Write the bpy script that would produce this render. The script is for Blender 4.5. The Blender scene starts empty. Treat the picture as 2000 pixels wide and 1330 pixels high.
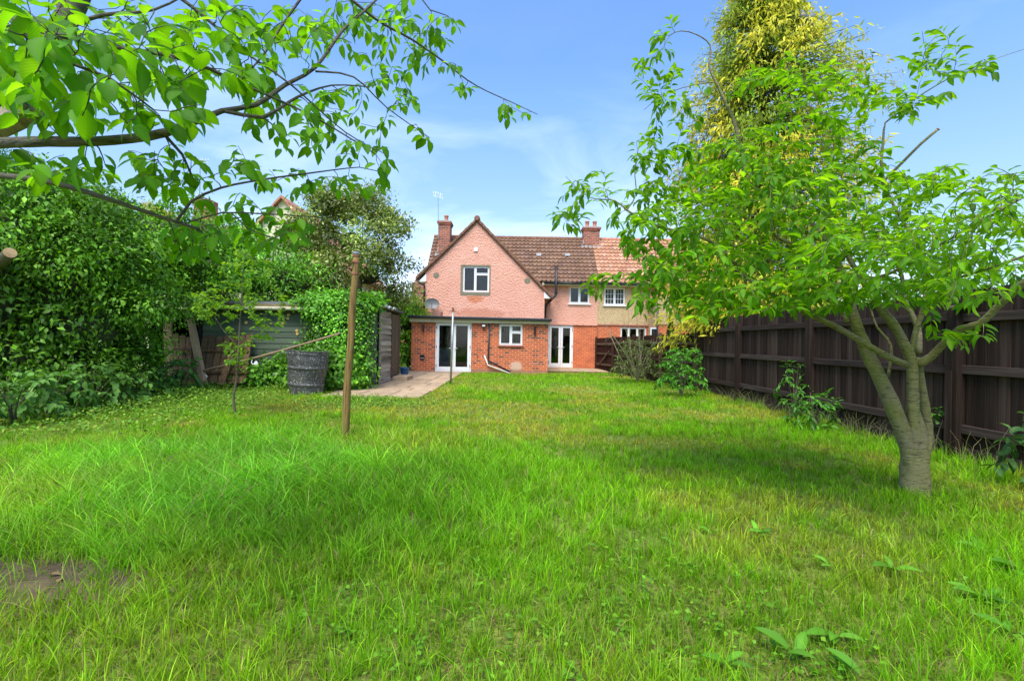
import bpy, bmesh, math, random
import numpy as np
from mathutils import Vector, Matrix, Quaternion
R = math.radians
rng = np.random.default_rng(7)
random.seed(7)
SC = bpy.context.scene
COL = SC.collection

# ------------------------------------------------------------------ camera
F, CX, CY, ROLL, H = 944.0, 1000.0, 668.0, R(1.0), 1.3
cam_d = bpy.data.cameras.new('camera')
cam = bpy.data.objects.new('camera', cam_d); COL.objects.link(cam)
cam_d.sensor_width = 36; cam_d.lens = F/2000*36
cam_d.shift_y = (CY-665)/2000
cam_d.clip_end = 2000; cam_d.clip_start = 0.05
cam.matrix_world = Matrix.Translation((0, 0, H)) @ Matrix.Rotation(R(90), 4, 'X') @ Matrix.Rotation(ROLL, 4, 'Z')
SC.camera = cam

# ------------------------------------------------------------------ sky, sun, exposure
SUN_T = Vector((0.16, 0.55, -1.0)).normalized()        # the way the light travels
w = bpy.data.worlds.new('World'); SC.world = w; w.use_nodes = True
nt = w.node_tree; nt.nodes.clear()
def N(nt, t, **k):
    n = nt.nodes.new(t)
    for a, b in k.items(): setattr(n, a, b)
    return n
sky = N(nt, 'ShaderNodeTexSky', sky_type='NISHITA', sun_disc=False)
sky.sun_elevation = math.asin(-SUN_T.z); sky.sun_rotation = math.atan2(-SUN_T.x, -SUN_T.y)
sky.air_density = 1.0; sky.dust_density = 1.4; sky.ozone_density = 2.2; sky.altitude = 50
tc = N(nt, 'ShaderNodeTexCoord'); mp = N(nt, 'ShaderNodeMapping'); mp.inputs['Scale'].default_value = (1.1, 1.0, 3.4)
mp.inputs['Rotation'].default_value = (0.1, 0.35, 0.3)
nz = N(nt, 'ShaderNodeTexNoise'); nz.inputs['Scale'].default_value = 2.1; nz.inputs['Detail'].default_value = 9
nz.inputs['Roughness'].default_value = 0.58; nz.inputs['Distortion'].default_value = 0.5
rp = N(nt, 'ShaderNodeValToRGB'); rp.color_ramp.elements[0].position = 0.47; rp.color_ramp.elements[1].position = 0.92
sx = N(nt, 'ShaderNodeSeparateXYZ')
hz = N(nt, 'ShaderNodeMapRange'); hz.inputs[1].default_value = 0.50; hz.inputs[2].default_value = 0.05
hz.inputs[3].default_value = 0.03; hz.inputs[4].default_value = 1.0
mu = N(nt, 'ShaderNodeMath', operation='MULTIPLY')
mx = N(nt, 'ShaderNodeMix', data_type='RGBA'); mx.inputs['B'].default_value = (6.0, 6.5, 7.2, 1)
gam = N(nt, 'ShaderNodeMix', data_type='RGBA', blend_type='MULTIPLY'); gam.inputs['Factor'].default_value = 1.0
gam.inputs['B'].default_value = (0.74, 0.84, 1.10, 1)
bg = N(nt, 'ShaderNodeBackground'); bg.inputs['Strength'].default_value = 0.135
wo = N(nt, 'ShaderNodeOutputWorld')
L = nt.links.new
L(tc.outputs['Generated'], mp.inputs['Vector']); L(mp.outputs['Vector'], nz.inputs['Vector']); L(nz.outputs['Fac'], rp.inputs['Fac'])
L(tc.outputs['Generated'], sx.inputs[0]); L(sx.outputs['Z'], hz.inputs[0])
L(rp.outputs['Color'], mu.inputs[0]); L(hz.outputs[0], mu.inputs[1])
tr_ = N(nt, 'ShaderNodeValToRGB'); tr_.color_ramp.elements[0].position = 0.02; tr_.color_ramp.elements[0].color = (0.62, 0.63, 0.66, 1); tr_.color_ramp.elements[1].position = 0.45; tr_.color_ramp.elements[1].color = (0.68, 0.87, 1.06, 1); L(sx.outputs['Z'], tr_.inputs['Fac']); L(tr_.outputs['Color'], gam.inputs['B']); L(sky.outputs[0], gam.inputs['A']); L(gam.outputs['Result'], mx.inputs['A'])
ad2 = N(nt, 'ShaderNodeMath', operation='MULTIPLY_ADD', use_clamp=True); ad2.inputs[1].default_value = 0.10; L(hz.outputs[0], ad2.inputs[0]); L(mu.outputs[0], ad2.inputs[2]); L(ad2.outputs[0], mx.inputs['Factor']); L(mx.outputs['Result'], bg.inputs['Color']); L(bg.outputs[0], wo.inputs[0])

sun_d = bpy.data.lights.new('sun', 'SUN'); sun = bpy.data.objects.new('sun', sun_d); COL.objects.link(sun)
sun_d.energy = 2.3; sun_d.angle = R(38); sun_d.color = (1.0, 0.94, 0.84)
sun.rotation_euler = SUN_T.to_track_quat('-Z', 'Y').to_euler()
vs = SC.view_settings
vs.view_transform = 'Standard'; vs.look = 'None'; vs.exposure = 1.3; vs.gamma = 1.0; vs.use_curve_mapping = False
SC.cycles.use_denoising = True
SC.cycles.max_bounces = 6; SC.cycles.transparent_max_bounces = 12
SC.cycles.caustics_reflective = False; SC.cycles.caustics_refractive = False

# ------------------------------------------------------------------ pixel helpers (photo pixels of 2000x1330)
cr, sr = math.cos(ROLL), math.sin(ROLL)
def P(px, py, d):
    dx, dy = (px-CX)/F, -(py-CY)/F
    return Vector(((dx*cr - dy*sr)*d, d, H + (dx*sr + dy*cr)*d))
def G(px, py, z=0.0):
    q = P(px, py, 1.0); t = (z-H)/(q.z-H)
    return P(px, py, t)
def RECT(x0, y0, x1, y1, d):
    cx, cy = (x0+x1)/2, (y0+y1)/2
    return P(x0, cy, d).x, P(x1, cy, d).x, P(cx, y1, d).z, P(cx, y0, d).z   # xl, xr, zbottom, ztop
def vnoise(x, y, s, seed=0):
    x = np.asarray(x)*s; y = np.asarray(y)*s
    i = np.floor(x).astype(np.int64); j = np.floor(y).astype(np.int64); fx = x-i; fy = y-j
    def h(a, b):
        n = (a*374761393 + b*668265263 + seed*982451653) & 0xffffffff
        n = ((n ^ (n >> 13))*1274126177) & 0xffffffff
        return ((n ^ (n >> 16)) & 0xffff)/65535.0
    fx = fx*fx*(3-2*fx); fy = fy*fy*(3-2*fy)
    return (h(i, j)*(1-fx)+h(i+1, j)*fx)*(1-fy) + (h(i, j+1)*(1-fx)+h(i+1, j+1)*fx)*fy

# ------------------------------------------------------------------ materials
def mat(name):
    m = bpy.data.materials.new(name); m.use_nodes = True
    return m, m.node_tree, m.node_tree.nodes['Principled BSDF']
def coords(nt, scale=(1, 1, 1), kind='Object'):
    t = N(nt, 'ShaderNodeTexCoord'); m = N(nt, 'ShaderNodeMapping'); m.inputs['Scale'].default_value = scale
    nt.links.new(t.outputs[kind], m.inputs['Vector']); return m.outputs['Vector']
def noise(nt, vec, scale, detail=5, rough=0.6, dist=0):
    n = N(nt, 'ShaderNodeTexNoise'); n.inputs['Scale'].default_value = scale; n.inputs['Detail'].default_value = detail
    n.inputs['Roughness'].default_value = rough; n.inputs['Distortion'].default_value = dist
    if vec is not None: nt.links.new(vec, n.inputs['Vector'])
    return n.outputs['Fac']
def ramp(nt, fac, stops):
    r = N(nt, 'ShaderNodeValToRGB'); e = r.color_ramp.elements
    while len(e) < len(stops): e.new(0.5)
    for k, (p, c) in zip(e, stops):
        k.position = p; k.color = (*c, 1) if len(c) == 3 else c
    nt.links.new(fac, r.inputs['Fac']); return r.outputs['Color']
def mixc(nt, fac, a, b, mode='MIX'):
    m = N(nt, 'ShaderNodeMix', data_type='RGBA', blend_type=mode)
    for s, v in (('Factor', fac), ('A', a), ('B', b)):
        if isinstance(v, (int, float)): m.inputs[s].default_value = v
        elif isinstance(v, tuple): m.inputs[s].default_value = (*v, 1)
        else: nt.links.new(v, m.inputs[s])
    return m.outputs['Result']
def bump(nt, p, h, strength=0.5, dist=0.02):
    b = N(nt, 'ShaderNodeBump'); b.inputs['Strength'].default_value = strength; b.inputs['Distance'].default_value = dist
    nt.links.new(h, b.inputs['Height']); nt.links.new(b.outputs[0], p.inputs['Normal'])
def objrand(nt):
    return N(nt, 'ShaderNodeObjectInfo').outputs['Random']
M = {}
def simple(name, c, rough=0.6, metal=0, var=0.12, sc=6, spec=0.4, bmp=0.0):
    m, t, p = mat(name); n = noise(t, coords(t), sc, 6)
    lo = tuple(x*(1-var) for x in c); hi = tuple(min(1, x*(1+var)) for x in c)
    t.links.new(ramp(t, n, [(0.3, lo), (0.7, hi)]), p.inputs['Base Color'])
    p.inputs['Roughness'].default_value = rough; p.inputs['Metallic'].default_value = metal
    p.inputs['Specular IOR Level'].default_value = spec
    if bmp: bump(t, p, noise(t, coords(t), sc*8, 4), bmp, 0.01)
    M[name] = m; return m
simple('upvc', (0.8, 0.8, 0.79), 0.3, var=0.03)
simple('black_plastic', (0.018, 0.018, 0.02), 0.35)
simple('grey_plastic', (0.12, 0.125, 0.13), 0.45)
simple('white_plastic', (0.78, 0.77, 0.74), 0.5)
simple('metal', (0.33, 0.33, 0.32), 0.45, 0.7, 0.3, 12)
simple('lead', (0.42, 0.43, 0.44), 0.6, 0.0, 0.25, 5)
simple('cream_board', (0.60, 0.52, 0.36), 0.6, var=0.15)
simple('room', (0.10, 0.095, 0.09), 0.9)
simple('room_floor', (0.22, 0.15, 0.10), 0.5)
simple('curtain', (0.5, 0.49, 0.47), 0.9)
simple('felt', (0.10, 0.10, 0.095), 0.9, var=0.5, sc=3)
simple('rust', (0.22, 0.09, 0.05), 0.8, var=0.4, sc=20)
simple('blue_pot', (0.03, 0.09, 0.22), 0.35)
simple('far_render', (0.66, 0.62, 0.40), 0.9)
simple('bird_grey', (0.16, 0.17, 0.2), 0.8)
simple('bird_pink', (0.30, 0.24, 0.24), 0.8)
simple('red_sill', (0.42, 0.16, 0.12), 0.6)
simple('soil', (0.10, 0.068, 0.034), 0.95, var=0.5, sc=8, bmp=0.6)
simple('cut_wood', (0.42, 0.27, 0.13), 0.85, var=0.3, sc=15)

def tint_patch(t, c, loc, size, colr, sc):                # a stain or tinted band with a ragged edge of its own
    tcn = N(t, 'ShaderNodeTexCoord'); mpn = N(t, 'ShaderNodeMapping'); mpn.vector_type = 'TEXTURE'
    mpn.inputs['Location'].default_value = loc; mpn.inputs['Scale'].default_value = size; t.links.new(tcn.outputs['Object'], mpn.inputs[0])
    ln = N(t, 'ShaderNodeVectorMath', operation='LENGTH'); t.links.new(mpn.outputs[0], ln.inputs[0])
    n = noise(t, tcn.outputs['Object'], sc, 6, .7)
    ad = N(t, 'ShaderNodeMath', operation='MULTIPLY_ADD'); ad.inputs[1].default_value = 0.85; t.links.new(n, ad.inputs[0]); t.links.new(ln.outputs['Value'], ad.inputs[2])
    return mixc(t, ramp(t, ad.outputs[0], [(.72, (.85, .85, .85)), (1.0, (.25, .25, .25)), (1.0, (0, 0, 0))] if False else [(.80, (.8, .8, .8)), (1.0, (0, 0, 0))]), c, colr)
def pink():
    m, t, p = mat('pink_roughcast'); v = coords(t)
    n1 = noise(t, v, 1.2, 7, 0.7); n2 = noise(t, v, 24, 4, 0.7)
    c = ramp(t, n1, [(0.25, (0.72, 0.335, 0.235)), (0.55, (0.79, 0.40, 0.29)), (0.8, (0.83, 0.455, 0.345))])
    c = mixc(t, ramp(t, n2, [(0.25, (1, 1, 1)), (0.45, (0, 0, 0))]), c, (0.56, 0.20, 0.13))
    c = tint_patch(t, c, P(928, 584, 22.4)-Vector((-1.2, 23, 0)), (.75, 50, .34), (0.60, 0.19, 0.075), 7)
    c = tint_patch(t, c, P(940, 612, 22.4)-Vector((-1.2, 23, 0)), (2.6, 50, .45), (0.60, 0.25, 0.16), 3)
    t.links.new(c, p.inputs['Base Color']); p.inputs['Roughness'].default_value = 0.9
    vo = N(t, 'ShaderNodeTexVoronoi'); vo.inputs['Scale'].default_value = 20; t.links.new(v, vo.inputs['Vector'])
    a = N(t, 'ShaderNodeMath', operation='ADD'); t.links.new(vo.outputs['Distance'], a.inputs[0]); t.links.new(n2, a.inputs[1])
    bump(t, p, a.outputs[0], 0.9, 0.034)
    M['pink'] = m
pink()
def pebble(name, c0, c1, c2):
    m, t, p = mat(name); v = coords(t)
    n1 = noise(t, v, 1.0, 4); n2 = noise(t, v, 26, 3, 0.7)
    c = mixc(t, n1, c0, c1)
    c = mixc(t, ramp(t, n2, [(0.36, (1, 1, 1)), (0.5, (0, 0, 0))]), c, c2)
    t.links.new(c, p.inputs['Base Color']); p.inputs['Roughness'].default_value = 0.95
    bump(t, p, n2, 0.8, 0.03); M[name] = m
pebble('pebbledash', (0.58, 0.41, 0.21), (0.64, 0.48, 0.28), (0.28, 0.16, 0.07))
pebble('bare_render', (0.20, 0.19, 0.13), (0.27, 0.24, 0.16), (0.12, 0.10, 0.06))
def brick(name, c1, c2, mortar, dark):
    m, t, p = mat(name)
    tcn = N(t, 'ShaderNodeTexCoord'); s = N(t, 'ShaderNodeSeparateXYZ'); t.links.new(tcn.outputs['Object'], s.inputs[0])
    ad = N(t, 'ShaderNodeMath', operation='ADD'); t.links.new(s.outputs['X'], ad.inputs[0]); t.links.new(s.outputs['Y'], ad.inputs[1])
    cb = N(t, 'ShaderNodeCombineXYZ'); t.links.new(ad.outputs[0], cb.inputs[0]); t.links.new(s.outputs['Z'], cb.inputs[1])
    b = N(t, 'ShaderNodeTexBrick'); t.links.new(cb.outputs[0], b.inputs['Vector'])
    b.inputs['Scale'].default_value = 1.0; b.inputs['Brick Width'].default_value = 0.235; b.inputs['Row Height'].default_value = 0.09
    b.inputs['Mortar Size'].default_value = 0.011; b.inputs['Mortar Smooth'].default_value = 0.3; b.inputs['Bias'].default_value = -0.1
    b.inputs['Color1'].default_value = (*c1, 1); b.inputs['Color2'].default_value = (*c2, 1); b.inputs['Mortar'].default_value = (*mortar, 1)
    c = b.outputs['Color']
    st = N(t, 'ShaderNodeMapping'); st.inputs['Scale'].default_value = (4.3, 11, 1); t.links.new(cb.outputs[0], st.inputs[0])
    fl = N(t, 'ShaderNodeVectorMath', operation='FLOOR'); t.links.new(st.outputs[0], fl.inputs[0])
    wn = N(t, 'ShaderNodeTexWhiteNoise'); t.links.new(fl.outputs[0], wn.inputs['Vector'])
    dk = mixc(t, ramp(t, wn.outputs['Value'], [(0.78, (0, 0, 0)), (0.82, (1, 1, 1))]), c, dark)
    notm = N(t, 'ShaderNodeMath', operation='SUBTRACT'); notm.inputs[0].default_value = 1; t.links.new(b.outputs['Fac'], notm.inputs[1])
    c = mixc(t, notm.outputs[0], c, dk)
    n = noise(t, tcn.outputs['Object'], 1.6, 6, 0.65)
    c = mixc(t, ramp(t, n, [(0.3, (0.72, 0.72, 0.72)), (0.65, (1.08, 1.05, 1.0))]), c, c, 'MULTIPLY') if False else mixc(t, 0.6, c, mixc(t, 1.0, c, ramp(t, n, [(0.3, (0.6, 0.6, 0.6)), (0.65, (1.25, 1.2, 1.15))]), 'MULTIPLY'))
    if name == 'brick':
        c = tint_patch(t, c, P(1008, 715, 20)-Vector((-1.2, 23, 0)), (.5, 50, .42), (0.60, 0.42, 0.32), 11)
        c = tint_patch(t, c, Vector((-.3, 20, .0))-Vector((-1.2, 23, 0)), (7, 50, .32), (0.30, 0.17, 0.11), 4)
        c = tint_patch(t, c, P(880, 628, 20)-Vector((-1.2, 23, 0)), (8, 50, .14), (0.20, 0.07, 0.04), 5)  # dark brown band along the wall top, below the gutter
    t.links.new(c, p.inputs['Base Color']); p.inputs['Roughness'].default_value = 0.85
    inv = N(t, 'ShaderNodeMath', operation='MULTIPLY_ADD'); inv.inputs[1].default_value = -1; inv.inputs[2].default_value = 1
    t.links.new(b.outputs['Fac'], inv.inputs[0]); bump(t, p, inv.outputs[0], 0.8, 0.01)
    M[name] = m
brick('brick', (0.60, 0.115, 0.032), (0.48, 0.08, 0.026), (0.58, 0.36, 0.22), (0.22, 0.05, 0.03))
brick('brick_new', (0.64, 0.135, 0.036), (0.56, 0.105, 0.03), (0.56, 0.30, 0.17), (0.50, 0.09, 0.03))
brick('brick_chimney', (0.36, 0.10, 0.05), (0.27, 0.07, 0.04), (0.36, 0.28, 0.22), (0.14, 0.05, 0.03))

def attr_col(t, name='col'):
    a = N(t, 'ShaderNodeAttribute', attribute_name=name); return a.outputs['Color']
def tiles_mat(name, lichen):
    m, t, p = mat(name); v = coords(t)
    n = noise(t, v, 5, 6, 0.7); n2 = noise(t, v, 28, 4, 0.7)
    c = attr_col(t)
    c = mixc(t, ramp(t, n, [(0.52, (0, 0, 0)), (0.72, (0.6, 0.6, 0.6))]), c, lichen)
    c = mixc(t, ramp(t, n2, [(0.62, (0, 0, 0)), (0.75, (0.5, 0.5, 0.5))]), c, (0.38, 0.34, 0.26))
    t.links.new(c, p.inputs['Base Color']); p.inputs['Roughness'].default_value = 0.9
    bump(t, p, n2, 0.4, 0.01); M[name] = m
tiles_mat('tiles_brown', (0.20, 0.13, 0.05)); tiles_mat('tiles_red', (0.42, 0.25, 0.16))

def wood(name, stops, grain=(1, 1, 0.06), sc=22, rough=0.85, moss=None, axis='z', bstr=0.5, per=0.25):
    m, t, p = mat(name)
    g = {'z': (1, 1, 0.05), 'x': (0.05, 1, 1), 'y': (1, 0.05, 1)}[axis]
    tcn = N(t, 'ShaderNodeTexCoord'); oi = N(t, 'ShaderNodeObjectInfo')
    of = N(t, 'ShaderNodeVectorMath', operation='ADD'); t.links.new(tcn.outputs['Object'], of.inputs[0])
    sc3 = N(t, 'ShaderNodeMath', operation='MULTIPLY'); sc3.inputs[1].default_value = 37.0; t.links.new(oi.outputs['Random'], sc3.inputs[0])
    t.links.new(sc3.outputs[0], of.inputs[1])
    mpn = N(t, 'ShaderNodeMapping'); mpn.inputs['Scale'].default_value = g; t.links.new(of.outputs[0], mpn.inputs[0])
    n = noise(t, mpn.outputs[0], sc, 8, 0.65, 0.4)
    c = ramp(t, n, stops)
    br = N(t, 'ShaderNodeMapRange'); br.inputs[3].default_value = 1-per; br.inputs[4].default_value = 1+per; t.links.new(oi.outputs['Random'], br.inputs[0])
    c = mixc(t, 1.0, c, br.outputs[0], 'MULTIPLY')
    n2 = noise(t, of.outputs[0], 2.5, 5, 0.7)
    if moss: c = mixc(t, ramp(t, n2, [(0.5, (0, 0, 0)), (0.68, (0.8, 0.8, 0.8))]), c, moss)
    t.links.new(c, p.inputs['Base Color']); p.inputs['Roughness'].default_value = rough
    p.inputs['Specular IOR Level'].default_value = 0.12
    bump(t, p, n, bstr, 0.006); M[name] = m
wood('fence_dark', [(0.2, (0.020, 0.010, 0.007)), (0.5, (0.046, 0.028, 0.021)), (0.68, (0.080, 0.052, 0.041)), (0.80, (0.19, 0.155, 0.13))], per=0.45)
wood('fence_dark_rail', [(0.2, (0.02, 0.013, 0.011)), (0.5, (0.05, 0.034, 0.028)), (0.7, (0.09, 0.066, 0.054)), (0.84, (0.2, 0.17, 0.14))], axis='y')
wood('fence_brown', [(0.2, (0.020, 0.009, 0.006)), (0.6, (0.055, 0.024, 0.016)), (0.8, (0.11, 0.06, 0.04)), (0.9, (0.24, 0.19, 0.14))])
wood('fence_brown_rail', [(0.2, (0.05, 0.03, 0.02)), (0.6, (0.13, 0.09, 0.06)), (0.9, (0.26, 0.21, 0.16))], axis='y')
wood('green_board', [(0.2, (0.06, 0.076, 0.052)), (0.55, (0.105, 0.135, 0.09)), (0.9, (0.17, 0.19, 0.13))], axis='x', per=0.18)
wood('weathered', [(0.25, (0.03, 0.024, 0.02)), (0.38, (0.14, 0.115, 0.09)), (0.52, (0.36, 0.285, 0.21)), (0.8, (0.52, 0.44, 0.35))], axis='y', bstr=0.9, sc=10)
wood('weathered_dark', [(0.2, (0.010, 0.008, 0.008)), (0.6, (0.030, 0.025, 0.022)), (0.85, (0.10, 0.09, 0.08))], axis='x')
wood('weathered_door', [(0.2, (0.04, 0.025, 0.016)), (0.5, (0.13, 0.085, 0.055)), (0.9, (0.26, 0.19, 0.13))])
wood('old_panel', [(0.2, (0.05, 0.028, 0.014)), (0.5, (0.15, 0.085, 0.04)), (0.85, (0.30, 0.20, 0.11))])
wood('plank', [(0.2, (0.24, 0.145, 0.075)), (0.5, (0.42, 0.265, 0.145)), (0.85, (0.52, 0.36, 0.22))])
wood('pole_wood', [(0.2, (0.2, 0.13, 0.075)), (0.6, (0.38, 0.27, 0.16)), (0.9, (0.48, 0.37, 0.25))], axis='x')
wood('post_wood', [(0.3, (0.03, 0.018, 0.008)), (0.42, (0.13, 0.075, 0.026)), (0.58, (0.22, 0.14, 0.05)), (0.75, (0.32, 0.23, 0.10))], moss=(0.15, 0.17, 0.03), bstr=1.0, sc=60)
def bark(name, a, b, moss, band, lent):
    m, t, p = mat(name)
    v = coords(t, (13, 13, 90)); n = noise(t, v, 1.0, 6, 0.72, 1.1)
    n2 = noise(t, coords(t), 7, 5, 0.6); n3 = noise(t, coords(t), 3, 4)
    c = mixc(t, n2, a, b)
    c = mixc(t, ramp(t, n3, [(0.38, (0, 0, 0)), (0.6, (0.85, 0.85, 0.85))]), c, moss)
    c = mixc(t, ramp(t, n, [(0.38, (1, 1, 1)), (0.46, (0, 0, 0))]), c, band)
    c = mixc(t, ramp(t, n, [(0.56, (0, 0, 0)), (0.64, (0.8, 0.8, 0.8))]), c, lent)
    t.links.new(c, p.inputs['Base Color']); p.inputs['Roughness'].default_value = 0.85
    bump(t, p, n, 1.0, 0.02); M[name] = m
bark('cherry_bark', (0.20, 0.17, 0.085), (0.31, 0.27, 0.15), (0.25, 0.245, 0.055), (0.06, 0.046, 0.028), (0.40, 0.37, 0.24))
bark('bark', (0.10, 0.075, 0.05), (0.17, 0.13, 0.09), (0.10, 0.10, 0.04), (0.04, 0.03, 0.02), (0.20, 0.17, 0.13))
bark('bark_dark', (0.09, 0.07, 0.055), (0.18, 0.15, 0.12), (0.12, 0.12, 0.06), (0.03, 0.024, 0.018), (0.26, 0.23, 0.2))

def leafmat(name, trans=0.35, rough=0.45, spec=0.4, rand=0.25, tint=(1.15, 1.25, 0.5), vein=False):
    m, t, p = mat(name); c = attr_col(t)
    if vein:                                             # side veins on the leaves that carry the 'luv' attribute
        s3 = N(t, 'ShaderNodeSeparateColor'); t.links.new(attr_col(t, 'luv'), s3.inputs[0])
        ma = N(t, 'ShaderNodeMath', operation='MULTIPLY_ADD'); ma.inputs[1].default_value = -0.75; t.links.new(s3.outputs[1], ma.inputs[0]); t.links.new(s3.outputs[0], ma.inputs[2])
        ml = N(t, 'ShaderNodeMath', operation='MULTIPLY'); ml.inputs[1].default_value = 62.0; t.links.new(ma.outputs[0], ml.inputs[0])
        sn = N(t, 'ShaderNodeMath', operation='SINE'); t.links.new(ml.outputs[0], sn.inputs[0])
        vf = ramp(t, sn.outputs[0], [(0.55, (0, 0, 0)), (1.0, (0.42, 0.42, 0.42))])
        vm = N(t, 'ShaderNodeMath', operation='MULTIPLY'); t.links.new(vf, vm.inputs[0]); t.links.new(s3.outputs[2], vm.inputs[1])
        c = mixc(t, vm.outputs[0], c, mixc(t, 1.0, c, (1.7, 1.45, 1.6), 'MULTIPLY'))
    r = objrand(t); br = N(t, 'ShaderNodeMapRange'); br.inputs[3].default_value = 1-rand; br.inputs[4].default_value = 1+rand
    t.links.new(r, br.inputs[0]); c = mixc(t, 1.0, c, br.outputs[0], 'MULTIPLY')
    t.links.new(c, p.inputs['Base Color']); p.inputs['Roughness'].default_value = rough
    p.inputs['Specular IOR Level'].default_value = spec
    tr = N(t, 'ShaderNodeBsdfTranslucent'); t.links.new(mixc(t, 1.0, c, tint, 'MULTIPLY'), tr.inputs['Color'])
    ms = N(t, 'ShaderNodeMixShader'); ms.inputs[0].default_value = trans
    t.links.new(p.outputs[0], ms.inputs[1]); t.links.new(tr.outputs[0], ms.inputs[2])
    t.links.new(ms.outputs[0], t.nodes['Material Output'].inputs['Surface']); M[name] = m
leafmat('leaf', 0.6, 0.5, 0.2, 0.25, (1.8, 1.55, 0.35), vein=True)
leafmat('leaf_gloss', 0.3, 0.42, 0.3, 0.2, (1.4, 1.4, 0.5))
leafmat('leaf_dull', 0.3, 0.6, 0.25, 0.2, (1.3, 1.3, 0.5))
leafmat('grass', 0.45, 0.5, 0.25, 0.0, (1.4, 1.3, 0.4))

def glass():
    m, t, p = mat('glass'); t.nodes.remove(p)
    tr = N(t, 'ShaderNodeBsdfTransparent'); tr.inputs[0].default_value = (0.75, 0.78, 0.78, 1)
    gl = N(t, 'ShaderNodeBsdfGlossy'); gl.inputs['Roughness'].default_value = 0.015
    lw = N(t, 'ShaderNodeFresnel'); lw.inputs[0].default_value = 1.5
    ms = N(t, 'ShaderNodeMixShader'); t.links.new(lw.outputs[0], ms.inputs[0]); t.links.new(tr.outputs[0], ms.inputs[1]); t.links.new(gl.outputs[0], ms.inputs[2])
    t.links.new(ms.outputs[0], t.nodes['Material Output'].inputs['Surface']); M['glass'] = m
glass()
def ground_mat():
    m, t, p = mat('ground'); v = coords(t)
    n1 = noise(t, v, 0.9, 6, 0.65); n2 = noise(t, v, 14, 6, 0.75)
    c = ramp(t, n1, [(0.3, (0.10, 0.19, 0.014)), (0.5, (0.16, 0.24, 0.018)), (0.66, (0.24, 0.22, 0.04))])
    c = mixc(t, ramp(t, n2, [(0.50, (0, 0, 0)), (0.68, (0.75, 0.75, 0.75))]), c, (0.12, 0.08, 0.04))
    t.links.new(c, p.inputs['Base Color']); p.inputs['Roughness'].default_value = 0.95
    bump(t, p, n2, 0.8, 0.03); M['ground'] = m
ground_mat()
def slab_mat():
    m, t, p = mat('slab'); v = coords(t); n = noise(t, v, 2.2, 7, 0.7); n2 = noise(t, v, 40, 3)
    c = ramp(t, n, [(0.25, (0.18, 0.11, 0.06)), (0.5, (0.38, 0.26, 0.155)), (0.75, (0.48, 0.36, 0.235))])
    r = objrand(t); br = N(t, 'ShaderNodeMapRange'); br.inputs[3].default_value = 0.82; br.inputs[4].default_value = 1.12; t.links.new(r, br.inputs[0])
    c = mixc(t, 1.0, c, br.outputs[0], 'MULTIPLY')
    c = mixc(t, ramp(t, n2, [(0.6, (0, 0, 0)), (0.75, (0.5, 0.5, 0.5))]), c, (0.12, 0.09, 0.06))
    t.links.new(c, p.inputs['Base Color']); p.inputs['Roughness'].default_value = 0.9; bump(t, p, n2, 0.3, 0.006); M['slab'] = m
slab_mat()
def barrel_mat():
    m, t, p = mat('barrel_paint'); v = coords(t)
    n = noise(t, v, 22, 8, 0.75, 0.6); n2 = noise(t, v, 4, 5, 0.7); n3 = noise(t, v, 55, 5, 0.8)
    c = ramp(t, n2, [(0.35, (0.030, 0.030, 0.034)), (0.6, (0.07, 0.068, 0.062)), (0.75, (0.13, 0.09, 0.05))])
    c = mixc(t, ramp(t, n, [(0.565, (0, 0, 0)), (0.60, (0.9, 0.9, 0.9))]), c, (0.40, 0.38, 0.33))
    c = mixc(t, ramp(t, n3, [(0.60, (0, 0, 0)), (0.63, (0.9, 0.9, 0.9))]), c, (0.5, 0.48, 0.43))
    t.links.new(c, p.inputs['Base Color']); p.inputs['Roughness'].default_value = 0.6; bump(t, p, n, 0.2, 0.004); M['barrel'] = m
barrel_mat()

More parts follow.
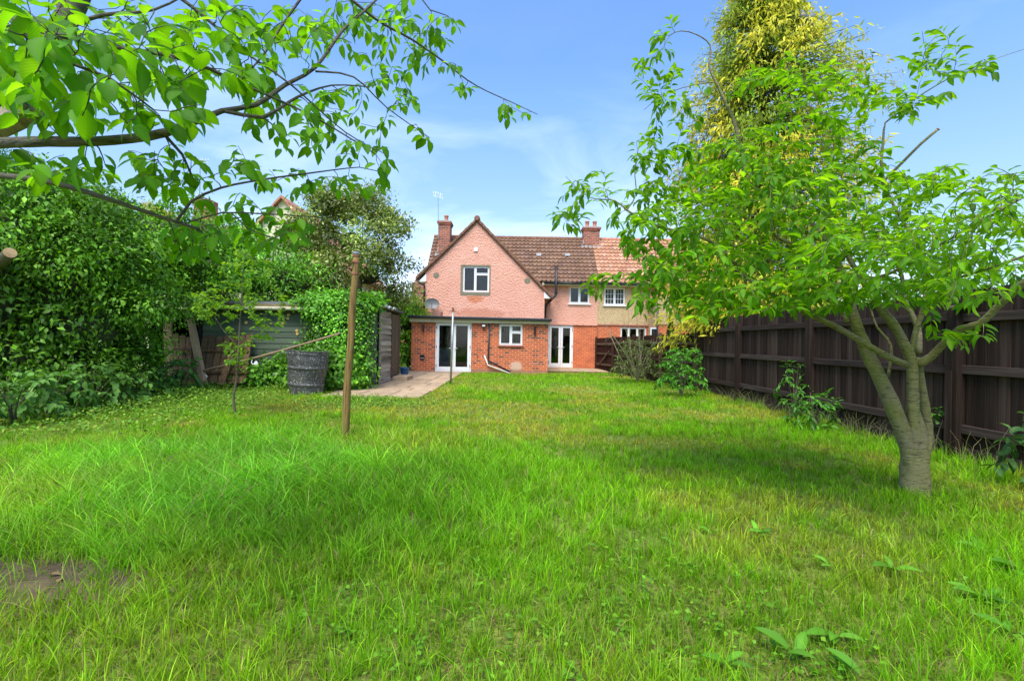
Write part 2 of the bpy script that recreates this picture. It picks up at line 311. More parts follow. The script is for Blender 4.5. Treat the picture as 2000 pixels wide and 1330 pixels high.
# ------------------------------------------------------------------ object helpers
ORG = {}
def org(o): return ORG.get(o.name, Vector((0, 0, 0))) if o is not None else Vector((0, 0, 0))
def thing(name, label, cat, loc=(0, 0, 0), group=None, kind=None):
    o = bpy.data.objects.new(name, None); COL.objects.link(o); o.location = loc; ORG[o.name] = Vector(loc)
    tag(o, label, cat, group, kind); return o
def tag(o, label=None, cat=None, group=None, kind=None):
    for k, v in (('label', label), ('category', cat), ('group', group), ('kind', kind)):
        if v: o[k] = v
    return o
class MB:
    def __init__(s): s.v = []; s.f = []
    def add(s, vs, fs):
        b = len(s.v); s.v += [tuple(x) for x in vs]; s.f += [tuple(b+i for i in f) for f in fs]; return s
    def box(s, x0, x1, y0, y1, z0, z1):
        return s.add([(x0,y0,z0),(x1,y0,z0),(x1,y1,z0),(x0,y1,z0),(x0,y0,z1),(x1,y0,z1),(x1,y1,z1),(x0,y1,z1)],
                     [(0,3,2,1),(4,5,6,7),(0,1,5,4),(1,2,6,5),(2,3,7,6),(3,0,4,7)])
    def bar(s, a, b, w, h, up=(0, 0, 1)):          # a beam from a to b
        a, b = Vector(a), Vector(b); d = (b-a).normalized(); u = Vector(up)
        sd = d.cross(u).normalized()*w/2; u2 = sd.cross(d).normalized()*h/2
        vs = [q + i*sd + j*u2 for q in (a, b) for i, j in ((-1,-1),(1,-1),(1,1),(-1,1))]
        return s.add(vs, [(0,1,2,3),(7,6,5,4),(0,4,5,1),(1,5,6,2),(2,6,7,3),(3,7,4,0)])
    def tube(s, pts, rad, n=8, cap=True, jit=0.0):
        pts = [Vector(p) for p in pts]; m = len(pts)
        if not hasattr(rad, '__len__'): rad = [rad]*m
        b = len(s.v); pu = None
        for i, p in enumerate(pts):
            d = (pts[min(i+1, m-1)] - pts[max(i-1, 0)])
            d = d.normalized() if d.length > 1e-9 else Vector((0, 0, 1))
            if pu is None: pu = d.orthogonal().normalized()
            u = (pu - d*pu.dot(d)); u = u.normalized() if u.length > 1e-6 else d.orthogonal().normalized(); pu = u
            q = d.cross(u)
            for k in range(n):
                a = 2*math.pi*k/n; s.v.append(tuple(p + (u*math.cos(a) + q*math.sin(a))*rad[i]*(1+jit*(math.sin(2*a+i*.9)+.7*math.sin(3*a-i*1.7+1)+.6*math.sin(i*2.3)))))
        for i in range(m-1):
            for k in range(n):
                k2 = (k+1) % n; s.f.append((b+i*n+k, b+i*n+k2, b+(i+1)*n+k2, b+(i+1)*n+k))
        if cap:
            s.f.append(tuple(b+k for k in range(n))[::-1]); s.f.append(tuple(b+(m-1)*n+k for k in range(n)))
        return s
    def lathe(s, c, prof, n=24, axis=None):         # prof: (r, z) up
        c = Vector(c); b = len(s.v); m = len(prof)
        q = Quaternion((1, 0, 0, 0)) if axis is None else Vector((0, 0, 1)).rotation_difference(Vector(axis).normalized())
        for r, z in prof:
            for k in range(n):
                a = 2*math.pi*k/n; s.v.append(tuple(c + q @ Vector((r*math.cos(a), r*math.sin(a), z))))
        for i in range(m-1):
            for k in range(n):
                k2 = (k+1) % n; s.f.append((b+i*n+k, b+i*n+k2, b+(i+1)*n+k2, b+(i+1)*n+k))
        s.f.append(tuple(b+k for k in range(n))[::-1]); s.f.append(tuple(b+(m-1)*n+k for k in range(n)))
        return s
    def prism(s, poly, y0, y1):                      # poly in x,z
        n = len(poly)
        return s.add([(x, y0, z) for x, z in poly] + [(x, y1, z) for x, z in poly],
                     [tuple(range(n)), tuple(range(2*n-1, n-1, -1))] + [(i, i+n, (i+1) % n + n, (i+1) % n) for i in range(n)])
    def build(s, name, m, parent=None, smooth=False, bevel=0, cols=None):
        o0 = org(parent)
        me = bpy.data.meshes.new(name); me.from_pydata([(x-o0.x, y-o0.y, z-o0.z) for x, y, z in s.v], [], s.f); me.update()
        me.materials.append(M[m])
        if smooth: me.polygons.foreach_set('use_smooth', [True]*len(me.polygons))
        o = bpy.data.objects.new(name, me); COL.objects.link(o)
        if cols is not None:
            a = me.color_attributes.new('col', 'FLOAT_COLOR', 'POINT'); a.data.foreach_set('color', np.asarray(cols, np.float32).ravel())
        if bevel:
            md = o.modifiers.new('bevel', 'BEVEL'); md.width = bevel; md.segments = 2; md.limit_method = 'ANGLE'
        if parent is not None: o.parent = parent
        ORG[o.name] = o0.copy(); return o
def place(name, me, parent, mw):                     # a piece that shares mesh data
    o = bpy.data.objects.new(name, me); COL.objects.link(o); o.parent = parent
    o.matrix_local = Matrix.Translation(-org(parent)) @ mw; ORG[o.name] = org(parent).copy(); return o
def mesh_of(mb, name, m, cols=None):
    me = bpy.data.meshes.new(name); me.from_pydata(mb.v, [], mb.f); me.update(); me.materials.append(M[m])
    if cols is not None:
        a = me.color_attributes.new('col', 'FLOAT_COLOR', 'POINT'); a.data.foreach_set('color', np.asarray(cols, np.float32).ravel())
    return me
def np_mesh(name, V, F3, col, m, parent=None, kind=None, smooth=False):
    """V (n,3) world, F3 (k,3) tris"""
    o0 = np.array(org(parent)); V = V - o0
    me = bpy.data.meshes.new(name); me.vertices.add(len(V)); me.vertices.foreach_set('co', V.astype(np.float32).ravel())
    k = len(F3); me.loops.add(k*3); me.loops.foreach_set('vertex_index', F3.astype(np.int32).ravel())
    me.polygons.add(k); me.polygons.foreach_set('loop_start', np.arange(0, 3*k, 3, dtype=np.int32))
    me.polygons.foreach_set('loop_total', np.full(k, 3, np.int32))
    if smooth: me.polygons.foreach_set('use_smooth', np.ones(k, bool))
    me.update(calc_edges=True)
    a = me.color_attributes.new('col', 'FLOAT_COLOR', 'POINT')
    c4 = np.ones((len(V), 4), np.float32); c4[:, :3] = col; a.data.foreach_set('color', c4.ravel())
    me.materials.append(M[m]); o = bpy.data.objects.new(name, me); COL.objects.link(o)
    if parent is not None: o.parent = parent
    if kind: o['kind'] = kind
    ORG[o.name] = Vector(o0); return o
def norm(a): return a/np.maximum(np.linalg.norm(a, axis=-1, keepdims=True), 1e-9)
# leaf templates: (u along, v across, w lift), tris, shade per vertex
def tmpl_leaf(ns=4, peak=0.42, droop=0.2, fold=0.1, tipsharp=1.0, serr=0.0):
    vs, fs, sh = [], [], []
    for i in range(ns+1):
        u = i/ns
        hw = 0.0 if i in (0, ns) else 0.5*min(1, (math.sin(math.pi*u**(math.log(0.5)/math.log(peak))))**0.8)
        if serr and 0 < i < ns: hw *= 1 + serr*(1 if i % 2 else -1)
        wz = -droop*u*u
        vs += [(u, 0, wz), (u, -hw, wz + fold*hw*2), (u, hw, wz + fold*hw*2)]; sh += [1.22, 0.96, 0.96]
    for i in range(ns):
        a, b = 3*i, 3*(i+1)
        for s1 in (1, 2):
            if i > 0: fs.append((a, b+s1, a+s1) if s1 == 1 else (a, a+s1, b+s1))
            if i < ns-1 or True: fs.append((a, b, b+s1) if s1 == 1 else (a, b+s1, b))
    fs = [f for f in fs]
    return np.array(vs, float), np.array(fs, int), np.array(sh, float)
TL_NEAR = tmpl_leaf(9, 0.46, 0.16, 0.10, serr=0.05)
TL = tmpl_leaf(4, 0.42, 0.22, 0.12)
TL_LONG = tmpl_leaf(4, 0.40, 0.35, 0.10)
TL_S = (np.array([(0, 0, 0), (0.45, -0.5, 0.08), (0.45, 0.5, 0.08), (1, 0, -0.12), (0.5, 0, 0)], float), np.array([(0, 4, 1), (0, 2, 4), (4, 3, 1), (4, 2, 3)]), np.array([1.1, .95, .95, 1, 1.1]))
def tmpl_frond(nf=5):
    vs, fs = [], []
    for k in range(nf):
        t = (k-(nf-1)/2)/((nf-1)/2); a = t*1.05; ln = 1-0.45*abs(t); b0 = 0.25*(1-abs(t))
        d = (math.cos(a), math.sin(a)); nrm_ = (-d[1], d[0]); i = len(vs)
        for u, wd in ((0, 0.015), (0.5, 0.055), (1, 0)):
            z = -0.28*(u*ln)**2
            if wd: vs += [(b0+d[0]*u*ln + nrm_[0]*wd, d[1]*u*ln + nrm_[1]*wd, z), (b0+d[0]*u*ln - nrm_[0]*wd, d[1]*u*ln - nrm_[1]*wd, z)]
            else: vs.append((b0+d[0]*u*ln, d[1]*u*ln, z))
        fs += [(i, i+1, i+3), (i, i+3, i+2), (i+2, i+3, i+4)]
    v = np.array(vs); v[:, 0] /= v[:, 0].max()
    return v, np.array(fs), np.ones(len(vs))
TF = tmpl_frond()
def leaf_arrays(tm, pos, dr, up, Ln, Wd, col):
    tv, tf, sh = tm; n = len(pos)
    dr = norm(dr); side = norm(np.cross(dr, up)); nr = np.cross(side, dr)
    Ln = np.broadcast_to(Ln, n); Wd = np.broadcast_to(Wd, n)
    V = (pos[:, None, :] + dr[:, None, :]*(tv[None, :, 0, None]*Ln[:, None, None]) + side[:, None, :]*(tv[None, :, 1, None]*Wd[:, None, None])
         + nr[:, None, :]*(tv[None, :, 2, None]*Ln[:, None, None]))
    Fa = tf[None] + (np.arange(n)*len(tv))[:, None, None]
    C = np.clip(col[:, None, :]*sh[None, :, None], 0, 1)
    return V.reshape(-1, 3), Fa.reshape(-1, 3), C.reshape(-1, 3)
def leaves(name, tm, pos, dr, up, Ln, Wd, col, m, parent=None, kind='stuff'):
    V, Fa, C = leaf_arrays(tm, np.asarray(pos, float), np.asarray(dr, float), np.asarray(up, float), Ln, Wd, np.asarray(col, float))
    return np_mesh(name, V, Fa, C, m, parent, kind)
def rdir(n): return norm(rng.normal(size=(n, 3)))
def pick(cols, n, j=0.15):
    c = np.array(cols, float)[rng.integers(0, len(cols), n)]
    return np.clip(c*(1+rng.normal(0, j, (n, 1))), 0.003, 1)
def pot_mats():
    simple('pot', (0.42, 0.16, 0.09), 0.8, var=.2); simple('tiles_flat', (.16, .08, .05), .9, var=.3, sc=9); simple('tiles_verge', (.20, .095, .055), .9, var=.45, sc=9, bmp=.3); simple('tiles_flat_red', (.42, .18, .11), .9, var=.3, sc=9)
pot_mats()
# ------------------------------------------------------------------ ground
g = MB(); g.add([(-250, -60, 0), (250, -60, 0), (250, 400, 0), (-250, 400, 0)], [(0, 1, 2, 3)])
tag(g.build('ground', 'ground'), kind='structure')

# patio of concrete slabs left of the lawn, paving right of the extension
pat = MB(); pat.box(-4.3, -1.97, 10.75, 19.99, -0.05, 0.012); pat = tag(pat.build('patio', 'soil'), kind='structure')
sl = MB().box(-0.5, 0.5, -0.5, 0.5, 0, 1)
slab_me = mesh_of(sl, 'slab', 'slab')
yy = 10.75
while yy < 19.9:
    dy = min(random.choice((0.62, 0.92, 0.92)), 19.97-yy); xx = -4.28
    while xx < -2.05:
        dx = min(random.choice((0.75, 0.95)), -1.98-xx)
        if dx > 0.2 and dy > 0.1:
            place('slab', slab_me, pat, Matrix.Translation((xx+dx/2, yy+dy/2, 0.0)) @ Matrix.Rotation(R(random.uniform(-.5, .5)), 4, 'X') @ Matrix.Diagonal((dx-.022, dy-.022, 0.03+random.uniform(0, .006), 1)))
        xx += dx
    yy += dy
pv = MB(); pv.box(1.56, 4.25, 21.05, 23.49, -0.05, 0.05); pv = tag(pv.build('paving', 'soil'), kind='structure')
for i in range(5):
    for j in range(4):
        place('slab', slab_me, pv, Matrix.Translation((1.83+i*.535, 21.36+j*.605, 0.035)) @ Matrix.Rotation(R(random.uniform(-.6, .6)), 4, 'Y') @ Matrix.Diagonal((0.515, 0.585, 0.05, 1)))

# ------------------------------------------------------------------ building helpers
def wall(x0, x1, z0, top, holes, Y, rev=0.09, extra=()):
    """front sheet with real openings and reveals, facing the camera"""
    mb = MB(); T = top if callable(top) else (lambda x: top)
    xs = sorted({x0, x1, *extra, *[h[0] for h in holes], *[h[1] for h in holes]}); xs = [x for x in xs if x0-1e-6 <= x <= x1+1e-6]
    for a, b in zip(xs, xs[1:]):
        hs = sorted([h for h in holes if h[0] < (a+b)/2 < h[1]], key=lambda h: h[2]); z = z0
        for h in hs:
            if h[2] > z+1e-4: mb.add([(a, Y, z), (b, Y, z), (b, Y, h[2]), (a, Y, h[2])], [(0, 1, 2, 3)])
            z = h[3]
        mb.add([(a, Y, z), (b, Y, z), (b, Y, T(b)), (a, Y, T(a))], [(0, 1, 2, 3)])
    for a, b, c, d in holes:
        e = Y+rev
        mb.add([(a, Y, c), (b, Y, c), (b, Y, d), (a, Y, d), (a, e, c), (b, e, c), (b, e, d), (a, e, d)], [(0, 4, 5, 1), (1, 5, 6, 2), (2, 6, 7, 3), (3, 7, 4, 0)])
    return mb
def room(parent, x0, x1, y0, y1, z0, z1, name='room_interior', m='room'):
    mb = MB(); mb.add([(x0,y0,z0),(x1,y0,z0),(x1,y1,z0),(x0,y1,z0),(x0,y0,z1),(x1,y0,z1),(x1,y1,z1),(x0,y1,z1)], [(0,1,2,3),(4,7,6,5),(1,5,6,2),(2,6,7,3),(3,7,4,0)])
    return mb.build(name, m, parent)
def window(parent, r, Y, cols, fr=0.055, recess=0.05, sill='upvc', transom=None, grid=None, glassdepth=0.03, label=None):
    """r = xl,xr,zb,zt ; cols = fractions of mullions; transom = {col index: fraction}"""
    xl, xr, zb, zt = r; y0 = Y+recess; y1 = y0+0.06; mb = MB()
    mb.box(xl, xl+fr, y0, y1, zb, zt); mb.box(xr-fr, xr, y0, y1, zb, zt)
    mb.box(xl+fr, xr-fr, y0, y1, zb, zb+fr); mb.box(xl+fr, xr-fr, y0, y1, zt-fr, zt)
    xs = [xl+fr] + [xl+(xr-xl)*c for c in cols] + [xr-fr]
    for c in xs[1:-1]: mb.box(c-fr*.6, c+fr*.6, y0+.002, y1-.002, zb+fr, zt-fr)
    panes = []
    for i in range(len(xs)-1):
        a = xs[i] + (fr*.6 if i else 0); b = xs[i+1] - (fr*.6 if i < len(xs)-2 else 0)
        if transom and i in transom:
            z = zb+(zt-zb)*transom[i]; mb.box(a, b, y0+.004, y1-.004, z-fr*.6, z+fr*.6)
            panes += [(a, b, zb+fr, z-fr*.6), (a, b, z+fr*.6, zt-fr)]
        else: panes.append((a, b, zb+fr, zt-fr))
    wo_ = mb.build('window', 'upvc', parent, bevel=0.004)
    if label: wo_['label'] = label
    for a, b, c, d in panes:
        s = 0.022                                        # opening sash rim round each pane
        q = MB(); q.box(a, a+s, y0-.012, y0+.03, c, d); q.box(b-s, b, y0-.012, y0+.03, c, d); q.box(a+s, b-s, y0-.012, y0+.03, c, c+s); q.box(a+s, b-s, y0-.012, y0+.03, d-s, d)
        q.build('sash', 'upvc', wo_)
        MB().box(a+s, b-s, y0+glassdepth, y0+glassdepth+.006, c+s, d-s).build('pane', 'glass', wo_)
        if grid:
            gb = MB()
            for k in range(1, grid[0]): x = a+(b-a)*k/grid[0]; gb.box(x-.01, x+.01, y0+.012, y0+.026, c+s, d-s)
            for k in range(1, grid[1]): z = c+(d-c)*k/grid[1]; gb.box(a+s, b-s, y0+.010, y0+.024, z-.01, z+.01)
            gb.build('glazing_bar', 'upvc', wo_)
    if sill: MB().box(xl-.06, xr+.06, Y-.07, y0-.002, zb-.06, zb).build('sill', sill, wo_, bevel=.006)
    return wo_
def french(parent, r, Y, recess=0.03):
    xl, xr, zb, zt = r; y0 = Y+recess; mb = MB(); f = 0.055
    mb.box(xl, xl+f, y0, y0+.07, zb, zt); mb.box(xr-f, xr, y0, y0+.07, zb, zt); mb.box(xl+f, xr-f, y0, y0+.07, zt-f, zt); mb.box(xl+f, xr-f, y0-.02, y0+.07, zb, zb+.045)
    d = mb.build('french_door', 'upvc', parent, bevel=.004)
    xm = (xl+xr)/2; st = 0.10
    for a, b, sgn in ((xl+f+.003, xm-.004, 1), (xm+.004, xr-f-.003, -1)):
        z0, z1 = zb+.05, zt-f-.003; q = MB()
        q.box(a, a+st, y0-.02, y0+.045, z0, z1); q.box(b-st, b, y0-.02, y0+.045, z0, z1); q.box(a+st, b-st, y0-.02, y0+.045, z0, z0+.15); q.box(a+st, b-st, y0-.02, y0+.045, z1-st, z1)
        q.build('door_leaf', 'upvc', d, bevel=.006)
        MB().box(a+st, b-st, y0+.01, y0+.018, z0+.15, z1-st).build('pane', 'glass', d)
        hx = (b-st*.5) if sgn == 1 else (a+st*.5); hz = zb+(zt-zb)*.47
        MB().box(hx-.016, hx+.016, y0-.03, y0-.02, hz-.10, hz+.06).bar((hx, y0-.05, hz), (hx-sgn*.12, y0-.055, hz), .022, .022).bar((hx, y0-.055, hz), (hx, y0-.02, hz), .02, .02).build('handle', 'white_plastic', d)
        ex = a-.01 if sgn == 1 else b+.01
        for k in (.12, .5, .88):
            MB().tube([(ex, y0-.028, zb+(zt-zb)*k-.05), (ex, y0-.028, zb+(zt-zb)*k+.05)], .012, 8).build('hinge', 'black_plastic', d)
    return d
def roof_tiles(name, x0, x1, e, rdg, cols, m, parent, tw=0.21, rows=12):
    ey, ez = e; ry, rz = rdg; Ls = math.hypot(ry-ey, rz-ez); sy, sz = (ry-ey)/Ls, (rz-ez)/Ls; ny, nz_ = -sz, sy
    gg = Ls/rows; nx = max(1, round((x1-x0)/tw)); tw = (x1-x0)/nx; V = []; Fq = []; C = []
    us = [0, .18, .36, .54, .70, .80, .90, 1.0]; hs = [.006, -.010, -.014, -.010, .008, .036, .040, .014]
    for i in range(rows):
        for j in range(nx):
            b = len(V); xa = x0+j*tw; lift = random.uniform(-.004, .006); ds = random.uniform(-.008, .008)
            c = np.array(cols[random.randrange(len(cols))])*random.uniform(.86, 1.14); c = np.clip(c, 0, 1)
            for s_, base in ((i*gg-.03+ds, .062+lift), ((i+1)*gg+.03, .006)):
                for u, h in zip(us, hs):
                    k = base+h; V.append((xa+u*tw*1.03, ey+sy*s_+ny*k, ez+sz*s_+nz_*k))
            for u, h in zip(us, hs):
                s_ = i*gg-.03+ds; k = lift+h-.002+.012; V.append((xa+u*tw*1.03, ey+sy*s_+ny*k, ez+sz*s_+nz_*k))
            n = len(us)
            for q in range(n-1):
                Fq.append((b+q, b+q+1, b+n+q+1, b+n+q)); Fq.append((b+2*n+q, b+2*n+q+1, b+q+1, b+q))
            C += [(*c, 1)]*(3*n)
    mb = MB(); mb.v = V; mb.f = Fq
    o = mb.build(name, m, parent, cols=C); o['kind'] = 'stuff'; return o
def pipe(parent, pts, r, m='black_plastic', name='downpipe'):
    return MB().tube(pts, r, 10).build(name, m, parent, smooth=True)

# ------------------------------------------------------------------ the pink house
YE, YG, YR = 20.0, 22.4, 23.5
XEL, XER = P(803, 690, YE).x, P(1070, 690, YE).x
XGL, XGR = P(830, 580, YG).x, P(1063.5, 590, YG).x
AP = P(932, 432, YG); APX, APZ = AP.x, AP.z
XP = P(1167, 600, YR).x                                    # party line
EAVE = (YR-.30, P(1130, 551, YR-.30).z); RIDGE_D = APZ-0.02-EAVE[1]; RIDGE = (EAVE[0]+RIDGE_D, APZ-0.02)
house = thing('house', 'pink rendered house with steep gable and orange brick rear extension', 'house', (-1.2, 23, 0))
gt = lambda x: APZ-.03-abs(x-APX)
wg = RECT(904, 520, 955.5, 570.5, YG)
wb = RECT(899.5, 517.5, 958, 577, YG)
wall(XGL, XGR, 2.0, gt, [wg], YG, .12, (APX,)).build('gable_wall', 'pink', house)
MB().add([(XGL, YG, 2.0), (XGL, 28, 2.0), (XGL, 28, gt(XGL)), (XGL, YG, gt(XGL))], [(0, 3, 2, 1)]).build('side_wall', 'pink', house)
MB().add([(XGR, YG, 0), (XGR, YR, 0), (XGR, YR, gt(XGR)), (XGR, YG, gt(XGR))], [(0, 1, 2, 3)]).build('side_wall', 'pink', house)
MB().box(XGL+.02, XGL+.04, YG+.3, 28, 0, 2.1).build('lower_side_wall', 'brick', house)
# bare render band round the gable window
q = MB(); q.box(wb[0], wg[0]-.001, YG-.012, YG+.005, wb[2], wb[3]); q.box(wg[1]+.001, wb[1], YG-.012, YG+.005, wb[2], wb[3]); q.box(wg[0]-.001, wg[1]+.001, YG-.012, YG+.005, wg[3]+.001, wb[3]); q.box(wg[0]-.001, wg[1]+.001, YG-.012, YG+.005, wb[2], wg[2]-.001)
q.build('window_surround', 'bare_render', house)
window(house, wg, YG, [0.47], transom={1: 0.70}, sill=None, recess=.06, label='white casement window in the pink gable with rough bare surround')
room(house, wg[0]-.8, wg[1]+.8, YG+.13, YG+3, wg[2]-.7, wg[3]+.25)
s = P(929.5, 488, YG); MB().box(s.x-.085, s.x+.085, YG-.05, YG, s.z-.085, s.z+.085).build('security_box', 'white_plastic', house, bevel=.012)
for px, py in ((852, 538), (1030, 549)):
    s = P(px, py, YG); MB().lathe((s.x, YG+.004, s.z), [(.15, 0), (.13, .012), (.04, .016)], 14, (0, -1, 0)).build('pattress_patch', 'bare_render', house)
# verge: cloaked tile ends stepped up both slopes, apex cap
LB = P(813, 549, YG); RB = P(1079, 583, YG)
for side, xe in ((-1, LB.x), (1, RB.x)):
    n = round(abs(xe-APX)/.235)
    for k in range(n):
        xa = APX+(xe-APX)*k/n; xb = APX+(xe-APX)*(k+1)/n; za, zb_ = APZ+.02-abs(xa-APX), APZ+.02-abs(xb-APX)
        d = Vector((xb-xa, 0, zb_-za)); 
        MB().bar((xa-d.x*.05, YG-.02+random.uniform(-.01, .01), za+.06-d.z*.05+.02), (xb, YG-.02, zb_+.05), .20, .085+random.uniform(0, .02), (0, 0, 1)).build('verge_tile', 'tiles_verge', house)
# wing roof behind the gable
for side, xe in ((-1, LB.x), (1, RB.x)):
    zE = APZ-abs(xe-APX)
    MB().add([(APX, YG-.08, APZ+.02), (APX, RIDGE[0]+.5, APZ+.02), (xe, RIDGE[0]+.5 if side < 0 else YR+.4, zE+.02), (xe, YG-.08, zE+.02),
              (APX, YG-.08, APZ-.05), (APX, RIDGE[0]+.5, APZ-.05), (xe, RIDGE[0]+.5 if side < 0 else YR+.4, zE-.05), (xe, YG-.08, zE-.05)],
             [(0, 1, 2, 3), (4, 7, 6, 5), (0, 3, 7, 4), (2, 6, 7, 3), (1, 5, 6, 2)]).build('wing_roof', 'tiles_flat', house)
MB().lathe((APX, YG-.17, APZ+.10), [(.10, 0), (.135, .04), (.14, .35)], 14, (0, 1, 0)).build('ridge_end', 'tiles_verge', house)
# white boxed eaves ends
for (a, b, c, xw, sgn) in ((P(817, 551, YG), P(833, 535, YG), P(833, 550, YG), XGL, -1), (P(1062, 569, YG), P(1077, 583, YG), P(1063, 583, YG), XGR, 1)):
    MB().prism([(a.x, a.z), (c.x, c.z), (b.x, b.z)] if sgn < 0 else [(a.x, a.z), (c.x, c.z), (b.x, b.z)], YG-.05, YG+.6).build('box_end', 'upvc', house)
# main roof
def roof_rest(par, x0, x1, m='tiles_flat'):
    MB().add([(x0, EAVE[0], EAVE[1]-.01), (x1, EAVE[0], EAVE[1]-.01), (x1, RIDGE[0], RIDGE[1]-.02), (x0, RIDGE[0], RIDGE[1]-.02), (x1, 2*RIDGE[0]-EAVE[0], EAVE[1]), (x0, 2*RIDGE[0]-EAVE[0], EAVE[1])], [(0, 1, 2, 3), (3, 2, 4, 5)]).build('roof_deck', m, par)
BR = [(.185, .095, .055), (.165, .085, .05), (.21, .115, .07), (.15, .08, .05), (.19, .105, .07)]
RD = [(.41, .20, .115), (.44, .225, .135), (.38, .18, .105), (.46, .26, .17), (.42, .21, .12)]
roof_tiles('roof_tiles', -4.25, XP, EAVE, RIDGE, BR, 'tiles_brown', house); roof_rest(house, -4.25, XP)
mb = MB()
x = -4.25
while x < XP-.1:
    mb.tube([(x, RIDGE[0], RIDGE[1]-.02), (min(x+.43, XP), RIDGE[0], RIDGE[1]-.02)], [.12, .128], 12); x += .42
mb.build('ridge_tiles', 'tiles_verge', house)
for px in (1052.5, 1108.5):
    s = P(px, 499, YR+1.1); t = (s.z-EAVE[1])
    ys = EAVE[0]+t
    MB().box(s.x-.13, s.x+.13, ys-.10, ys+.06, s.z-.02, s.z+.11).box(s.x-.10, s.x+.10, ys-.16, ys-.10, s.z-.04, s.z+.03).build('roof_vent', 'lead', house, bevel=.01)
# right hand wall
wr = RECT(1112, 560, 1151.5, 593, YR); fd2 = RECT(1070.5, 634, 1119.5, 717.5, YR); ZB = P(1130, 633, YR).z
wall(XGR-.02, XP, ZB, EAVE[1]+.05, [wr], YR).build('upper_wall', 'pink', house)
MB().box(XGR-.02, XP, YR-.03, YR+.02, ZB-.06, ZB+.03).build('render_stop', 'pink', house)
wall(XGR-.02, XP, 0, ZB, [fd2], YR+.03).build('lower_wall', 'brick_new', house)
MB().box(XP-.012, XP, YR-.035, YR+.03, 0.0, ZB-.07).build('corner_strip', 'red_sill', house)
window(house, wr, YR, [0.5], recess=.05, label='two-light white window under the eaves of the pink wall')
french(house, fd2, YR+.03)
MB().box(fd2[0]-.03, fd2[1]+.03, YR-.06, YR+.1, fd2[2]-.10, fd2[2]-.001).build('door_step', 'slab', house)
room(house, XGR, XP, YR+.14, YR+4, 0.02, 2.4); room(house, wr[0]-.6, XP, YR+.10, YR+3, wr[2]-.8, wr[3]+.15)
MB().box(XGR, XP, YR+.2, YR+3.9, 0.025, 0.03).build('room_floor', 'room_floor', house)
xg0, xg1 = P(1079, 555, EAVE[0]).x, XP
MB().tube([(xg0-.4, EAVE[0]-.05, EAVE[1]-.06), (xg1, EAVE[0]-.05, EAVE[1]-.06)], .055, 10).build('gutter', 'black_plastic', house, smooth=True)
MB().box(xg0-.5, XP, EAVE[0]+.0, EAVE[0]+.03, EAVE[1]-.17, EAVE[1]-.04).build('fascia', 'cream_board', house)
MB().box(xg0-.5, XP, EAVE[0]+.03, YR+.02, EAVE[1]-.17, EAVE[1]-.15).build('soffit', 'cream_board', house)
# soil pipe with a swan neck
a = P(1086.5, 521, YR-.42); b = P(1086, 573, YR-.42); c = P(1066, 597, YR-.75); d = P(1064, 622, YR-.75)
pipe(house, [a, b, b+Vector((-.03, 0, -.10)), c+Vector((.05, 0, .07)), c+Vector((0, 0, -.04)), d], .062, name='soil_pipe')
MB().tube([b+Vector((0, 0, .05)), b+Vector((0, 0, -.05))], .078, 10).build('pipe_collar', 'black_plastic', house)
# left downpipe
a = P(816, 548, YG-.1); b = P(829, 556, YG-.08); c = P(828, 617, YG-.08)
pipe(house, [a+Vector((0, .3, .03)), a, a+Vector((.02, 0, -.1)), b+Vector((0, 0, -.03)), b+Vector((.0, 0, -.15)), c], .045)
MB().tube([a+Vector((0, .02, .06)), a+Vector((0, 3, .06))], .055, 10).build('gutter', 'black_plastic', house, smooth=True)

# chimneys
def chimney(px, w, dpt, zb, zt, Y, pots, label=None, hp=.34):
    x = P(px, 450, Y).x; mb = MB().box(x-w/2, x+w/2, Y-dpt/2, Y+dpt/2, zb, zt-.22)
    ch = mb.build('chimney', 'brick_chimney', house)
    MB().box(x-w/2-.035, x+w/2+.035, Y-dpt/2-.035, Y+dpt/2+.035, zt-.22, zt-.13).box(x-w/2-.07, x+w/2+.07, Y-dpt/2-.07, Y+dpt/2+.07, zt-.13, zt-.05).build('corbel', 'brick_chimney', ch)
    MB().box(x-w/2-.02, x+w/2+.02, Y-dpt/2-.02, Y+dpt/2+.02, zt-.05, zt).build('flaunching', 'lead', ch)
    MB().box(x-w/2-.13, x+w/2+.13, Y-dpt/2-.14, Y-dpt/2-.01, zb, zb+.16).box(x-w/2-.02, x-w/2, Y-dpt/2, Y+dpt/2, zb+.1, zb+.5).box(x+w/2, x+w/2+.02, Y-dpt/2, Y+dpt/2, zb+.1, zb+.5).build('flashing', 'lead', ch)
    for ox in pots:
        MB().lathe((x+ox, Y, zt-.01), [(.11, 0), (.13, .03), (.105, .06), (.10, hp-.08), (.125, hp-.05), (.12, hp), (.085, hp), (.08, .1)], 16).build('chimney_pot', 'pot', ch, smooth=True)
    return x
YC = RIDGE[0]-.75
chx = chimney(869.5, .60, .75, EAVE[1]+YC-.37-EAVE[0]-.15, P(869, 434, YC).z, YC, (0.05,))
chimney(1154, .84, .6, RIDGE[1]-.62, P(1154, 446, RIDGE[0]).z, RIDGE[0]-.12, (-.2, .2))
